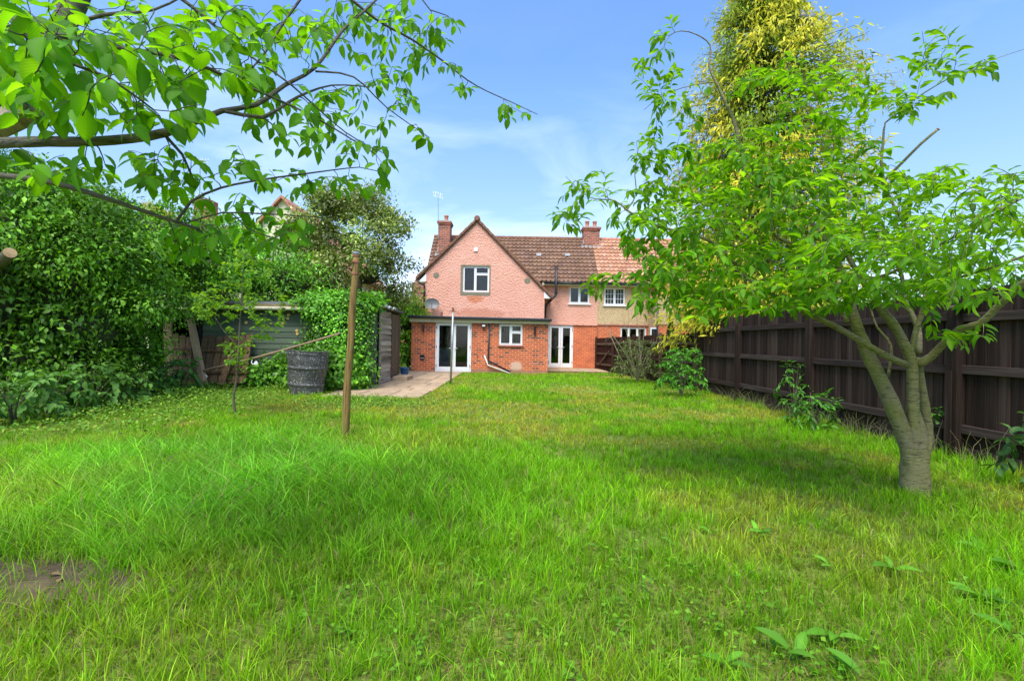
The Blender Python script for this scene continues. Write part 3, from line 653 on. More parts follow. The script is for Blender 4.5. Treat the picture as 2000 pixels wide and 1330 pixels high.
# TV aerial on the chimney
bb = P(856.5, 468, YC-.4); tt = P(855.5, 379, YC-.4)
aer = thing('tv_aerial', 'thin grey television aerial on the left chimney of the pink house', 'aerial', bb)
MB().tube([bb, tt], .018, 6).build('mast', 'metal', aer)
MB().bar(bb+Vector((-.02, 0, .1)), bb+Vector((.25, .3, .1)), .04, .04).build('bracket', 'metal', aer); MB().bar(bb+Vector((-.02, 0, .45)), bb+Vector((.25, .3, .45)), .04, .04).build('bracket', 'metal', aer)
bm = MB().tube([tt+Vector((-.22, -.1, -.03)), tt+Vector((.24, .1, -.09))], .010, 5)
for k in range(6):
    c = tt+Vector((-.2+.08*k, -.09+.035*k, -.03-.01*k)); bm.tube([c+Vector((.03, -.08, -.17)), c+Vector((-.03, .08, .17))], .006, 4)
bm.build('antenna_array', 'metal', aer)

# ------------------------------------------------------------------ rear extension
fd1 = RECT(850, 628.5, 920.5, 727, YE); we = RECT(975, 633.5, 1020.5, 674, YE)
ZT = P(935, 626, YE).z
wall(XEL, XER, -.02, ZT, [(fd1[0], fd1[1], max(.03, fd1[2]), fd1[3]), we], YE).build('extension_wall', 'brick', house)
MB().add([(XEL, YE, 0), (XEL, YG, 0), (XEL, YG, ZT), (XEL, YE, ZT)], [(0, 3, 2, 1)]).build('extension_side_wall', 'brick', house)
MB().add([(XER, YE, 0), (XER, YR+.03, 0), (XER, YR+.03, ZT), (XER, YE, ZT)], [(0, 1, 2, 3)]).build('extension_side_wall', 'brick', house)
MB().box(XEL-.05, XER+.05, YE-.10, YG, ZT+.02, ZT+.12).build('extension_roof', 'felt', house)
MB().box(XEL-.06, XER+.06, YE-.13, YE-.102, ZT-.11, ZT+.10).build('extension_fascia', 'cream_board', house)
gx0, gx1 = XEL-.13, XER+.12
MB().bar((gx0, YE-.20, ZT+.10), (gx1, YE-.20, ZT+.055), .13, .12).build('extension_gutter', 'black_plastic', house, bevel=.02)
MB().box(P(842, 628, YE).x, P(931, 628, YE).x, YE-.03, YE+.0, fd1[3]+.01, fd1[3]+.12).build('lintel', 'cream_board', house)
french(house, (fd1[0], fd1[1], max(.03, fd1[2]), fd1[3]), YE)
window(house, we, YE, [0.5], transom={1: 0.62}, recess=.04, sill='red_sill', label='small white casement window with lace curtain and red sill in the extension')
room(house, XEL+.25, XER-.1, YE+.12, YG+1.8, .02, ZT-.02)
MB().box(XEL+.26, XER-.12, YE+.13, YG+1.7, .025, .03).build('room_floor', 'room_floor', house)
# lace curtain behind the small window
mb = MB(); n = 40
vs = []
for k in range(n+1):
    x = we[0]+.06+(we[1]-we[0]-.12)*k/n; y = YE+.24+.03*math.sin(k*1.9)
    vs += [(x, y, we[2]+.1), (x, y, we[3]-.02)]
mb.add(vs, [(2*k, 2*k+2, 2*k+3, 2*k+1) for k in range(n) if k % 3])
mb.build('lace_curtain', 'curtain', house)
# downpipe and the two pipe runs at the foot of the wall
a = P(955.5, 628, YE-.08); b = P(953.5, 699, YE-.08); c = P(954, 705, YE-.10); d = P(997, 727, YE-.18)
pipe(house, [a, b, c, d], .038)
a = P(946, 694, YE-.05); b = P(953, 713, YE-.08); c = P(1004, 732, YE-.25)
pipe(house, [a, b, c], .024, 'white_plastic', 'waste_pipe')
s = P(932.5, 692, YE); MB().tube([(s.x, YE, s.z), (s.x, YE-.07, s.z)], .015, 8).tube([(s.x, YE-.06, s.z+.04), (s.x, YE-.06, s.z-.14)], .014, 8).build('garden_tap', 'rust', house)
s = P(825, 697, YE); MB().box(s.x-.09, s.x+.09, YE-.07, YE, s.z-.10, s.z+.09).build('socket_box', 'black_plastic', house, bevel=.01)
for ox in (-.035, .04): MB().tube([(s.x+ox, YE-.085, s.z-.05), (s.x+ox, YE-.07, s.z-.05)], .02, 8).build('socket_plug', 'white_plastic', house)
s = P(1045, 711, YE); MB().box(s.x-.12, s.x+.12, YE-.012, YE, s.z-.03, s.z+.03).build('air_vent', 'red_sill', house)
for px, py, lb in ((827.3, 640.5, 'slim black cylinder wall light left of the extension doors'), (1044.5, 647, 'slim black cylinder wall light right of the small extension window')):
    s = P(px, py, YE); lt = thing('wall_light', lb, 'wall light', (s.x, YE, s.z), 'black wall lights on the extension')
    MB().tube([(s.x, YE-.07, s.z-.15), (s.x, YE-.07, s.z+.15)], .045, 14).build('lamp_body', 'black_plastic', lt, smooth=False)
    MB().box(s.x-.03, s.x+.03, YE-.03, YE, s.z-.06, s.z+.06).build('bracket', 'black_plastic', lt)
s = P(945, 637, YE); fl = thing('flood_light', 'small black floodlight with white lens beside the extension doors', 'floodlight', (s.x, YE, s.z))
MB().box(s.x-.08, s.x+.08, YE-.14, YE-.06, s.z-.045, s.z+.07).build('lamp_body', 'black_plastic', fl, bevel=.01)
MB().box(s.x-.06, s.x+.06, YE-.15, YE-.14, s.z-.02, s.z+.05).build('lens', 'white_plastic', fl)
MB().box(s.x-.025, s.x+.025, YE-.07, YE, s.z-.11, s.z-.03).build('sensor', 'black_plastic', fl)
# satellite dish
s = P(843.5, 593, YG-.35); sd = thing('satellite_dish', 'grey satellite dish on the lower left corner of the pink gable', 'satellite dish', (s.x, YG, s.z))
nrm_ = Vector((.18, -1, .22)).normalized(); prof = [(.0, -.07), (.10, -.064), (.20, -.04), (.29, 0), (.295, .012), (.285, .006), (.2, -.03), (.001, -.058)]
q = MB().lathe(s, [(r_, z_) for r_, z_ in prof], 28, nrm_)
q.v = [(s.x+(vx-s.x)*1.15, vy, s.z+(vz-s.z)*.86) for vx, vy, vz in q.v]
q.build('dish', 'grey_plastic', sd, smooth=True)
e = s+nrm_*.34+Vector((0, 0, -.10))
MB().tube([s+Vector((0, 0, -.24)), e], .012, 6).build('feed_arm', 'grey_plastic', sd)
MB().tube([e, e+nrm_*-.09+Vector((0, 0, .02))], .03, 8).build('receiver', 'grey_plastic', sd)
MB().tube([s-nrm_*.05, (s.x, YG-.08, s.z-.12), (s.x-.02, YG, s.z-.2)], .02, 8).build('wall_bracket', 'metal', sd)
s = P(862.5, 611, YG-.6); MB().tube([(s.x, s.y, ZT+.1), (s.x, s.y, s.z+.04)], .05, 10).build('flue_stub', 'rust', house)
# armchair inside the doors
s = Vector((P(862, 700, YE+1.0).x, YE+1.0, .03)); ac = thing('armchair', 'cream armchair seen through the left glass door', 'armchair', s)
MB().box(s.x-.25, s.x+.45, s.y-.1, s.y+.6, .18, .45).build('seat', 'curtain', ac, bevel=.05)
MB().box(s.x-.30, s.x+.48, s.y+.55, s.y+.78, .12, 1.0).build('backrest', 'curtain', ac, bevel=.07)
for ox in (-.30, .40): MB().box(s.x+ox-.09, s.x+ox+.09, s.y-.12, s.y+.6, .06, .66).build('armrest', 'curtain', ac, bevel=.06)

# ------------------------------------------------------------------ neighbour's half
nb = thing('house', 'beige pebbledashed neighbouring house half with pale red tiled roof', 'house', (8, 23, 0))
X1 = 2*XP-APX+3.0; nap = 2*XP-APX; ngl = 2*XP-XGR
roof_tiles('roof_tiles', XP, X1, EAVE, RIDGE, RD, 'tiles_red', nb); roof_rest(nb, XP, X1, 'tiles_flat_red')
mb = MB(); x = XP
while x < X1-.1: mb.tube([(x, RIDGE[0], RIDGE[1]-.02), (x+.43, RIDGE[0], RIDGE[1]-.02)], [.12, .128], 12); x += .42
mb.build('ridge_tiles', 'tiles_flat_red', nb)
wn_ = RECT(1180, 562, 1221, 596, YR); wl_ = RECT(1212, 639, 1263, 668, YR)
wall(XP, X1, ZB, EAVE[1]+.05, [wn_], YR+.01).build('upper_wall', 'pebbledash', nb)
wall(XP, X1, 0, ZB, [wl_], YR+.035).build('lower_wall', 'brick_new', nb)
MB().box(XP, X1, YR-.01, YR+.02, ZB-.04, ZB+.02).build('render_stop', 'red_sill', nb)
window(nb, wn_, YR+.01, [.5], grid=(3, 3), recess=.03, label='white window with glazing bars and vertical blinds')
window(nb, wl_, YR+.035, [.33, .66])
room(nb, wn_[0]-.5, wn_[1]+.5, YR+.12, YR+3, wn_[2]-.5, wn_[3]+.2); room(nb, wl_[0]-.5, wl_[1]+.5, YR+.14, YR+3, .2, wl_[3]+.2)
for k in range(9):
    x = wn_[0]+.08+(wn_[1]-wn_[0]-.16)*k/8; MB().bar((x, YR+.2, wn_[2]+.05), (x, YR+.2, wn_[3]-.02), .075, .004, (.5, .8, 0)).build('blind_slat', 'curtain', nb)
MB().tube([(XP, EAVE[0]-.05, EAVE[1]-.06), (X1, EAVE[0]-.05, EAVE[1]-.06)], .055, 10).build('gutter', 'black_plastic', nb, smooth=True)
MB().box(XP, X1, EAVE[0], EAVE[0]+.03, EAVE[1]-.17, EAVE[1]-.04).build('fascia', 'cream_board', nb)
MB().box(XP, X1, EAVE[0]+.03, YR+.02, EAVE[1]-.17, EAVE[1]-.15).build('soffit', 'cream_board', nb)
ngt = lambda x: APZ-.03-abs(x-nap)
wall(ngl-.15, ngl+5.5, ZB, ngt, [], YG, .1, (nap,)).build('gable_wall', 'pebbledash', nb)
wall(ngl-.15, ngl+5.5, 0, ZB, [], YG+.03).build('gable_lower_wall', 'brick_new', nb)
MB().add([(ngl-.15, YG, 0), (ngl-.15, YR+.1, 0), (ngl-.15, YR+.1, ngt(ngl-.15)), (ngl-.15, YG, ngt(ngl-.15))], [(0, 3, 2, 1)]).build('gable_side_wall', 'pebbledash', nb)
for side in (-1, 1):
    xe = nap+side*(3.5 if side < 0 else 2.8); zE = APZ-abs(xe-nap)
    MB().add([(nap, YG-.12, APZ+.06), (nap, RIDGE[0]+.3, APZ+.06), (xe, RIDGE[0]+.3 if side > 0 else YR+.4, zE+.06), (xe, YG-.12, zE+.06),
              (nap, YG-.12, APZ-.06), (nap, RIDGE[0]+.3, APZ-.06), (xe, RIDGE[0]+.3 if side > 0 else YR+.4, zE-.06), (xe, YG-.12, zE-.06)],
             [(0, 1, 2, 3), (4, 7, 6, 5), (0, 3, 7, 4), (2, 6, 7, 3), (1, 5, 6, 2)]).build('wing_roof', 'tiles_flat_red', nb)
s = P(1284, 640, YG-.1); pipe(nb, [(s.x, YG-.08, 3.2), (s.x, YG-.08, 0)], .04)
s = P(1357, 640, YG-.1); pipe(nb, [(s.x, YG-.08, 3.2), (s.x, YG-.08, 0)], .05)
wd_ = RECT(1275, 640, 1283, 668, YG-.0); 
MB().box(wd_[0]-.12, wd_[1], YG-.03, YG+.01, wd_[2], wd_[3]).build('window', 'upvc', nb)
MB().box(wd_[0]-.07, wd_[1]-.04, YG-.036, YG-.03, wd_[2]+.05, wd_[3]-.06).build('pane', 'black_plastic', nb)
s = RECT(1361, 641, 1378, 660, YG); MB().box(s[0], s[1]+.5, YG-.03, YG+.01, s[2], s[3]).build('window', 'upvc', nb)

# ------------------------------------------------------------------ houses further off, left
def far_house(loc_x, Y, w, apexz, depth, wallm, roofm, label, eave_drop, cat='house'):
    h = thing('house', label, cat, (loc_x, Y, 0)); zE = apexz-eave_drop
    wz = [(loc_x-.55, loc_x+.55, apexz-3.6, apexz-2.5)]
    wall(loc_x-w/2, loc_x+w/2, 0, lambda x: zE+(apexz-zE)*(1-abs(x-loc_x)/(w/2)), wz, Y, .1, (loc_x,)).build('gable_wall', wallm, h)
    window(h, wz[0], Y, [.5]); room(h, loc_x-1, loc_x+1, Y+.15, Y+3, apexz-4, apexz-2.3)
    MB().box(loc_x-w/2, loc_x-w/2+.1, Y+.01, Y+depth, 0, zE).build('side_wall', wallm, h); MB().box(loc_x+w/2-.1, loc_x+w/2, Y+.01, Y+depth, 0, zE).build('side_wall', wallm, h)
    for sg in (-1, 1):
        n = 9
        for k in range(n):
            f0, f1 = k/n, (k+1)/n; x0_, x1_ = loc_x+sg*f0*(w/2+.25), loc_x+sg*f1*(w/2+.25); z0_, z1_ = apexz+.1-(apexz-zE)*f0*(1+.5/w), apexz+.1-(apexz-zE)*f1*(1+.5/w)
            MB().add([(x0_, Y-.2, z0_+.02), (x0_, Y+depth, z0_+.02), (x1_, Y+depth, z1_+.06), (x1_, Y-.2, z1_+.06), (x0_, Y-.2, z0_-.10), (x0_, Y+depth, z0_-.10), (x1_, Y+depth, z1_-.06), (x1_, Y-.2, z1_-.06)],
                     [(0, 1, 2, 3) if sg < 0 else (0, 3, 2, 1), (0, 3, 7, 4), (2, 6, 7, 3), (4, 7, 6, 5)]).build('roof_course', roofm, h)
    return h
s = P(553, 389, 20.5)
far_house(s.x, 20.5, 5.0, s.z, 7, 'far_render', 'tiles_flat_red', 'cream gabled house with red tiles behind the holly tree', 2.9)
s2 = P(391, 346, 22); t2 = P(391, 314, 22)
ar2 = thing('tv_aerial', 'far television aerial seen between the cherry leaves', 'aerial', (s2.x, 22, 0))
MB().tube([(s2.x, 22, 5.0), t2], .022, 6).build('mast', 'metal', ar2)
bm = MB().tube([t2+Vector((-.45, 0, 0)), t2+Vector((.4, 0, .02))], .014, 5)
for k in range(7): bm.tube([t2+Vector((-.42+.13*k, -.05, -.14)), t2+Vector((-.42+.13*k, .05, .14))], .008, 4)
bm.build('antenna_array', 'metal', ar2)
s = P(430, 400, 21.5)
h3 = thing('house', 'low red tiled roof of a house behind the left hedge', 'house', (s.x, 22, 0))
roof_tiles('roof_tiles', s.x-4, s.x+2.0, (20.8, 4.0), (23.2, 6.6), RD, 'tiles_red', h3, rows=10)
MB().box(s.x-4, s.x+2, 21, 25, 0, 4.05).build('wall', 'far_render', h3)
MB().box(s2.x-.35, s2.x+.35, 22.1, 22.8, 5, 7.6).build('chimney', 'brick_chimney', h3)
s = P(815, 552, 40); h4 = thing('house', 'distant red brick house with chimney seen left of the pink gable', 'house', (s.x, 40, 0))
zr = P(815, 577, 40).z
MB().box(s.x-2.5, s.x+2.5, 40, 46, 0, zr-1.2).build('wall', 'brick', h4)
roof_tiles('roof_tiles', s.x-2.8, s.x+2.8, (39.7, zr-1.3), (43, zr), RD, 'tiles_red', h4, rows=9)
MB().box(s.x-.55, s.x+.5, 40.5, 41.5, zr-1, s.z+.1).build('chimney', 'brick_chimney', h4)
for ox in (-.25, .2): MB().lathe((s.x+ox, 41, s.z+.08), [(.13, 0), (.12, .4), (.09, .4)], 10).build('chimney_pot', 'pot', h4)
# ------------------------------------------------------------------ right hand fences
FX = 5.35
fence = thing('fence', 'tall dark brown close-board fence along the right side of the lawn', 'fence', (FX, 8.5, 0))
def board_mesh(w, h, m):                                   # feather-edge board, thicker on one edge
    b = MB(); b.add([(0, -w/2, 0), (-.016, -w/2, 0), (-.007, w/2, 0), (0, w/2, 0), (0, -w/2, h), (-.016, -w/2, h), (-.007, w/2, h), (0, w/2, h)],
                    [(0, 3, 2, 1), (4, 5, 6, 7), (0, 1, 5, 4), (1, 2, 6, 5), (2, 3, 7, 6), (3, 0, 4, 7)])
    return mesh_of(b, 'board', m)
bm_ = board_mesh(.150, 1.0, 'fence_dark')
posts = [-2.6, .15, 2.95, 5.74, 8.55, 11.25, 13.75]
y = -2.6
while y < 13.75:
    hh = 2.00+random.uniform(-.012, .012) + (.0 if y < 5.74 else -.02 if y < 8.55 else .01)
    place('board', bm_, fence, Matrix.Translation((FX+random.uniform(-.004, .004), y+.07, .05)) @ Matrix.Rotation(R(random.uniform(-.35, .35)), 4, 'X') @ Matrix.Diagonal((1.25, 1, hh-.05, 1)))
    y += .134
for a, b in zip(posts, posts[1:]):
    for z in (.38, 1.06, 1.68):
        z += random.uniform(-.02, .02)
        MB().box(FX-.075, FX-.022, a+.05, b-.05, z-.05, z+.05).build('rail', 'fence_dark_rail', fence, bevel=.006)
    MB().box(FX-.045, FX-.022, a+.05, b-.05, .0, .16).build('gravel_board', 'fence_dark_rail', fence, bevel=.004)
for i, yp in enumerate(posts):
    w_ = .075
    MB().box(FX-.13, FX-.002-.02, yp-w_*1.0, yp+w_*1.0, -.02, 1.80+(.12 if i == 6 else 0)).build('post', 'fence_dark', fence, bevel=.008)
MB().box(FX-.15, FX-.132, posts[3]-.02, posts[3]+.055, 0, 1.05).build('post_repair', 'fence_dark', fence)
MB().add([(FX-.30, 5.55, 1.79), (FX-.03, 5.50, 1.86), (FX-.03, 5.68, 1.86), (FX-.30, 5.66, 1.79), (FX-.30, 5.55, 1.775), (FX-.03, 5.50, 1.845), (FX-.03, 5.68, 1.845), (FX-.30, 5.66, 1.775)],
         [(0, 1, 2, 3), (4, 7, 6, 5), (0, 4, 5, 1), (1, 5, 6, 2), (2, 6, 7, 3), (3, 7, 4, 0)]).build('post_cap', 'fence_brown_rail', fence)
# lower fence, from the tall one to the party line of the houses
fl2 = thing('fence', 'lower reddish brown board fence between the tall fence and the house', 'fence', (5, 18, 0))
A, B = Vector((FX+.02, 13.9, 0)), Vector((XP+.03, YR-.05, 0)); D = B-A; LN = D.length; D.normalize(); ang = math.atan2(D.y, D.x)-math.pi/2
bm2 = board_mesh(.13, 1.0, 'fence_brown'); n = int(LN/.118)
for k in range(n):
    p = A+D*(LN*(k+.5)/n); hh = 1.66-.10*(k/n)+random.uniform(-.01, .01)
    place('board', bm2, fl2, Matrix.Translation((p.x, p.y, .04)) @ Matrix.Rotation(ang, 4, 'Z') @ Matrix.Rotation(R(random.uniform(-.5, .5)), 4, 'X') @ Matrix.Diagonal((1, 1, hh-.04, 1)))
sdv = Vector((-D.y, D.x, 0))*1
if sdv.x > 0: sdv = -sdv
for i in range(4):
    a = A+D*(LN*i/4+.05); b = A+D*(LN*(i+1)/4-.05)
    for z in ((.35, .80, 1.36) if i < 3 else (.35, .85, 1.30)):
        MB().bar(a+sdv*.045+Vector((0, 0, z)), b+sdv*.045+Vector((0, 0, z-.02)), .05, .085).build('rail', 'fence_brown_rail', fl2)
for i in range(5):
    p = A+D*(LN*i/4)+sdv*.07; MB().box(p.x-.05, p.x+.05, p.y-.05, p.y+.05, 0, 1.72-.1*i/4).build('post', 'fence_brown_rail' if i < 2 else 'fence_brown', fl2, bevel=.006)
p = A+D*(LN*.96); MB().bar(p+sdv*.08+Vector((0, 0, .25)), A+D*(LN*.80)+sdv*.08+Vector((0, 0, .95)), .03, .07).build('brace', 'fence_brown_rail', fl2)
# slim dark posts where the two fences meet
for k, (px, top) in enumerate(((1361.5, 640), (1370, 640))):
    s = P(px, 700, 13.75); 

# ------------------------------------------------------------------ green shed
YS = 12.8
SX0, SX1 = P(396, 650, YS).x, P(716, 650, YS).x
SZT = P(500, 600, YS).z
shed = thing('shed', 'long green weatherboarded shed with mossy gutter, half under ivy', 'shed', (-6, 13.3, 0))
MB().box(SX0+.02, SX1-.02, YS+.04, 13.76, 0, SZT).build('wall_core', 'weathered_dark', shed)
nb_ = 13
for k in range(nb_):
    z0, z1 = .08+(SZT-.1)*k/nb_, .08+(SZT-.1)*(k+1)/nb_
    MB().add([(SX0, YS-.022, z0), (SX1, YS-.022, z0), (SX1, YS-.004, z1+.012), (SX0, YS-.004, z1+.012), (SX0, YS+.03, z0), (SX1, YS+.03, z0), (SX1, YS+.03, z1+.012), (SX0, YS+.03, z1+.012)],
             [(0, 1, 2, 3), (0, 4, 5, 1), (2, 6, 7, 3), (1, 5, 6, 2), (3, 7, 4, 0)]).build('weatherboard', 'green_board', shed)
    MB().add([(SX1+.022, YS, z0), (SX1+.022, 13.75, z0), (SX1+.004, 13.75, z1+.012), (SX1+.004, YS, z1+.012)], [(0, 1, 2, 3)]).build('weatherboard', 'green_board', shed)
xx = P(610, 620, YS).x; MB().box(xx-.03, xx+.03, YS-.05, YS-.023, .05, SZT).build('corner_strip', 'weathered', shed)
MB().box(SX1-.06, SX1+.04, YS-.06, YS-.024, .0, SZT).build('corner_post', 'green_board', shed)
MB().add([(SX0-.15, YS-.18, SZT+.07), (SX1+.12, YS-.18, SZT+.07), (SX1+.12, 13.9, SZT+.25), (SX0-.15, 13.9, SZT+.25), (SX0-.15, YS-.18, SZT+.02), (SX1+.12, YS-.18, SZT+.02), (SX1+.12, 13.9, SZT+.20), (SX0-.15, 13.9, SZT+.20)],
         [(0, 1, 2, 3), (4, 7, 6, 5), (0, 4, 5, 1), (1, 5, 6, 2), (2, 6, 7, 3), (3, 7, 4, 0)]).build('roof', 'felt', shed)
def mossy():
    m, t, p = mat('mossy'); v = coords(t); n = noise(t, v, 7, 6, .7)
    t.links.new(ramp(t, n, [(.35, (.34, .28, .16)), (.5, (.16, .11, .05)), (.62, (.20, .20, .03))]), p.inputs['Base Color']); p.inputs['Roughness'].default_value = .9; M['mossy'] = m
mossy()
MB().box(SX0-.15, SX1+.1, YS-.20, YS-.18, SZT-.03, SZT+.075).build('fascia', 'mossy', shed)
MB().tube([(SX0-.1, YS-.25, SZT-.035), (xx+.1, YS-.25, SZT-.045)], .05, 10).build('gutter', 'gutter_old', shed, smooth=True) if simple('gutter_old', (.46, .42, .28), .6, var=.35, sc=3) else None
for px, py in ((493, 616), (564, 615), (562.5, 622), (552.5, 631), (580, 646), (581, 652), (481, 630)):
    s = P(px, py, YS-.02); MB().lathe((s.x, YS-.018, s.z), [(.042, 0), (.038, .02), (.012, .022)], 12, (0, -1, 0)).build('shell_ornament', 'ornament', shed) if M.get('ornament') or simple('ornament', (.62, .42, .14), .5, var=.3, sc=30) else None

# open lean-to left of it
lt = thing('lean_to', 'dark open lean-to store at the left end of the green shed', 'lean-to', (-9, 13.6, 0))
LX0 = P(318, 650, YS).x
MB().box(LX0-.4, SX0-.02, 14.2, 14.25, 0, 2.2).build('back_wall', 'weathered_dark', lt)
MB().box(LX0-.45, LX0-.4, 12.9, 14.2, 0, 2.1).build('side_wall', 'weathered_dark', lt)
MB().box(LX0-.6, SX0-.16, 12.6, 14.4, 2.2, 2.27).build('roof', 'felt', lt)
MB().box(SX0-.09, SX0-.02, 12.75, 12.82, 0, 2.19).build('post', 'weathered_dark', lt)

# ------------------------------------------------------------------ weathered shed by the patio
wsx = -3.78; ys0, ys1 = 13.85, 16.25
ws = thing('shed', 'small weathered grey shed with peeling boards beside the patio', 'shed', (-4.8, 15, 0))
WZ = 2.18
MB().box(wsx-2.0, wsx-.03, ys0+.03, ys1-.03, 0, WZ).build('wall_core', 'weathered_dark', ws)
nb_ = 12; ysp = 15.05
for k in range(nb_):
    z0, z1 = .12+(WZ-.16)*k/nb_, .12+(WZ-.16)*(k+1)/nb_; t = random.uniform(0, .012)
    MB().add([(wsx+.02+t, ys0-.0, z0), (wsx+.02+t, ysp, z0), (wsx+.002, ysp, z1+.01), (wsx+.002, ys0, z1+.01), (wsx-.028, ys0, z0), (wsx-.028, ysp, z0), (wsx-.028, ysp, z1+.01), (wsx-.028, ys0, z1+.01)],
             [(0, 1, 2, 3), (0, 4, 5, 1), (2, 6, 7, 3), (3, 7, 4, 0), (1, 5, 6, 2)]).build('weatherboard', 'weathered', ws)
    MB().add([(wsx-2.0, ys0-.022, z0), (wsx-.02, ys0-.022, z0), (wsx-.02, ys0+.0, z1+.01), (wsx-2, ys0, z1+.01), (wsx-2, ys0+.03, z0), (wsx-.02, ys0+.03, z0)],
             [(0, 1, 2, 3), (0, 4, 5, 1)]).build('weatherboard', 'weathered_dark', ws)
MB().box(wsx-.02, wsx+.035, ys0-.035, ys0-.002, 0.05, WZ).build('corner_strip', 'weathered', ws)
for k in range(6):
    ya = ysp+.02+(ys1-ysp-.05)*k/6; yb = ysp+.02+(ys1-ysp-.05)*(k+1)/6-.008
    MB().box(wsx-.02, wsx+.022+random.uniform(0, .006), ya, yb, .16, WZ-.07).build('door_board', 'weathered_door', ws)
MB().box(wsx+.028, wsx+.045, ysp+.05, ysp+.3, .42, .47).build('hinge', 'rust', ws)
MB().box(wsx-.02, wsx+.03, ys0, ys1, .0, .11).build('sill_beam', 'weathered', ws)
MB().add([(wsx-2.1, ys0-.15, WZ+.02), (wsx+.14, ys0-.15, WZ+.10), (wsx+.14, ys1+.12, WZ+.07), (wsx-2.1, ys1+.12, WZ+.02), (wsx-2.1, ys0-.15, WZ-.03), (wsx+.14, ys0-.15, WZ+.04), (wsx+.14, ys1+.12, WZ+.01), (wsx-2.1, ys1+.12, WZ-.03)],
         [(0, 1, 2, 3), (4, 7, 6, 5), (0, 4, 5, 1), (1, 5, 6, 2), (2, 6, 7, 3), (3, 7, 4, 0)]).build('roof', 'felt', ws)
# torn felt edge
mb = MB(); pts = []
for k in range(13): pts.append((wsx+.15+.015*math.sin(k*2.1), ys0-.1+k*.1, WZ+.07+.03*math.sin(k*1.3)))
mb.tube(pts, [.03+.012*math.sin(k*1.7) for k in range(13)], 6).build('torn_felt', 'lead', ws)
st = MB().box(wsx+.06, wsx+.52, 15.1, 16.1, 0.0, .16).build('step', 'slab', None, bevel=.015)
tag(st, 'mossy concrete step in front of the weathered shed door', 'step')
s = P(790, 728, 16.9); pot = thing('plant_pot', 'small blue glazed pot behind the weathered shed corner', 'pot', (s.x, 16.9, .03))
MB().lathe((s.x, 16.9, .035), [(.10, 0), (.14, .12), (.15, .26), (.165, .28), (.165, .31), (.14, .31), (.13, .27)], 20).build('bowl', 'blue_pot', pot, smooth=True)
MB().lathe((s.x, 16.9, .035), [(.13, .24), (.12, .27), (.05, .275)], 16).build('compost', 'soil', pot)

# ------------------------------------------------------------------ barrel
YB = 11.2; bc = P(598, 770, YB); bx = bc.x; BW = (P(638, 720, YB).x-P(563, 720, YB).x)/2; BZ = P(600, 683, YB).z
bar = thing('barrel', 'black steel drum with flaking white paint, overgrown beside the green shed', 'barrel', (bx, YB, 0))
def bpf(t):                                              # radius against height fraction, dented and pinched towards the foot
    return BW*(0.80+.20*min(1, t*1.25))
prof = [(bpf(0)*.98, 0), (bpf(0)*1.02, .01*BZ)]
for k in range(1, 40):
    t = k/40; r_ = bpf(t)
    for c_ in (.26, .62): r_ += .032*math.exp(-((t-c_)/.016)**2)
    for c_ in (.93, .95): r_ += .012*math.exp(-((t-c_)/.012)**2)
    prof.append((r_, t*BZ))
prof += [(bpf(1)*1.035, BZ-.012), (bpf(1)*1.04, BZ), (bpf(1)*.985, BZ), (bpf(1)*.98, BZ-.10), (bpf(1)*.97, BZ-.25)]
q = MB().lathe((bx, YB, -.02), prof, 36)
q.v = [(bx+(x_-bx)+z_*.035+.012*math.sin(z_*9+2), y_, z_+(x_-bx)*-.05) for x_, y_, z_ in q.v]
q.build('drum', 'barrel', bar, smooth=True)
MB().lathe((bx+.03, YB, BZ-.2), [(BW*.95, 0), (BW*.9, .03), (BW*.3, .05)], 20).build('contents', 'soil', bar)

# ------------------------------------------------------------------ posts, poles and planks
a = G(672, 862); d0 = a.y; top = P(696, 495, d0)
wp = thing('washing_line_post', 'mossy wooden washing line post with metal bands, leaning right on the lawn', 'post', a)
n = 14; pts = [a+(top-a)*(k/n)+Vector((.006*math.sin(k*1.1), 0, 0)) for k in range(n+1)]; pts[0].z = -.05
MB().tube(pts, [.050-.009*k/n+.002*math.sin(k*2.3) for k in range(n+1)], 14).build('pole', 'post_wood', wp, smooth=True)
ax = (top-a).normalized()
for f_ in (.885, .945, .98): c = a+(top-a)*f_; MB().lathe(c, [(.042, 0), (.048, .004), (.048, .026), (.042, .03)], 16, ax).build('band', 'rust', wp)
c = a+(top-a)*.888; MB().tube([c+Vector((.05, 0, 0)), c+Vector((.085, -.02, .01))], .008, 6).build('hook', 'rust', wp)
c = a+(top-a)*.945; MB().tube([c+Vector((-.05, -.03, 0)), c+Vector((-.01, -.07, .01))], .010, 6).build('hook', 'rust', wp)
MB().lathe(top, [(.042, -.02), (.049, -.01), (.049, .012), (.038, .02)], 16, ax).build('cap', 'metal', wp)
# metal post at the patio edge
a = G(880, 752); t_ = P(885, 607, a.y)
mp_ = thing('clothes_post', 'grey metal clothes post with rusty cross hook at the patio edge', 'post', a)
MB().tube([Vector((a.x, a.y, -.02)), t_], .030, 12).build('pole', 'metal', mp_, smooth=True)
MB().tube([t_+Vector((-.12, 0, -.02)), t_+Vector((.12, 0, -.02))], .010, 6).build('cross_hook', 'rust', mp_)
MB().tube([t_+Vector((0, 0, -.03)), t_+Vector((0, 0, .09))], .036, 10).build('cap', 'rust', mp_)
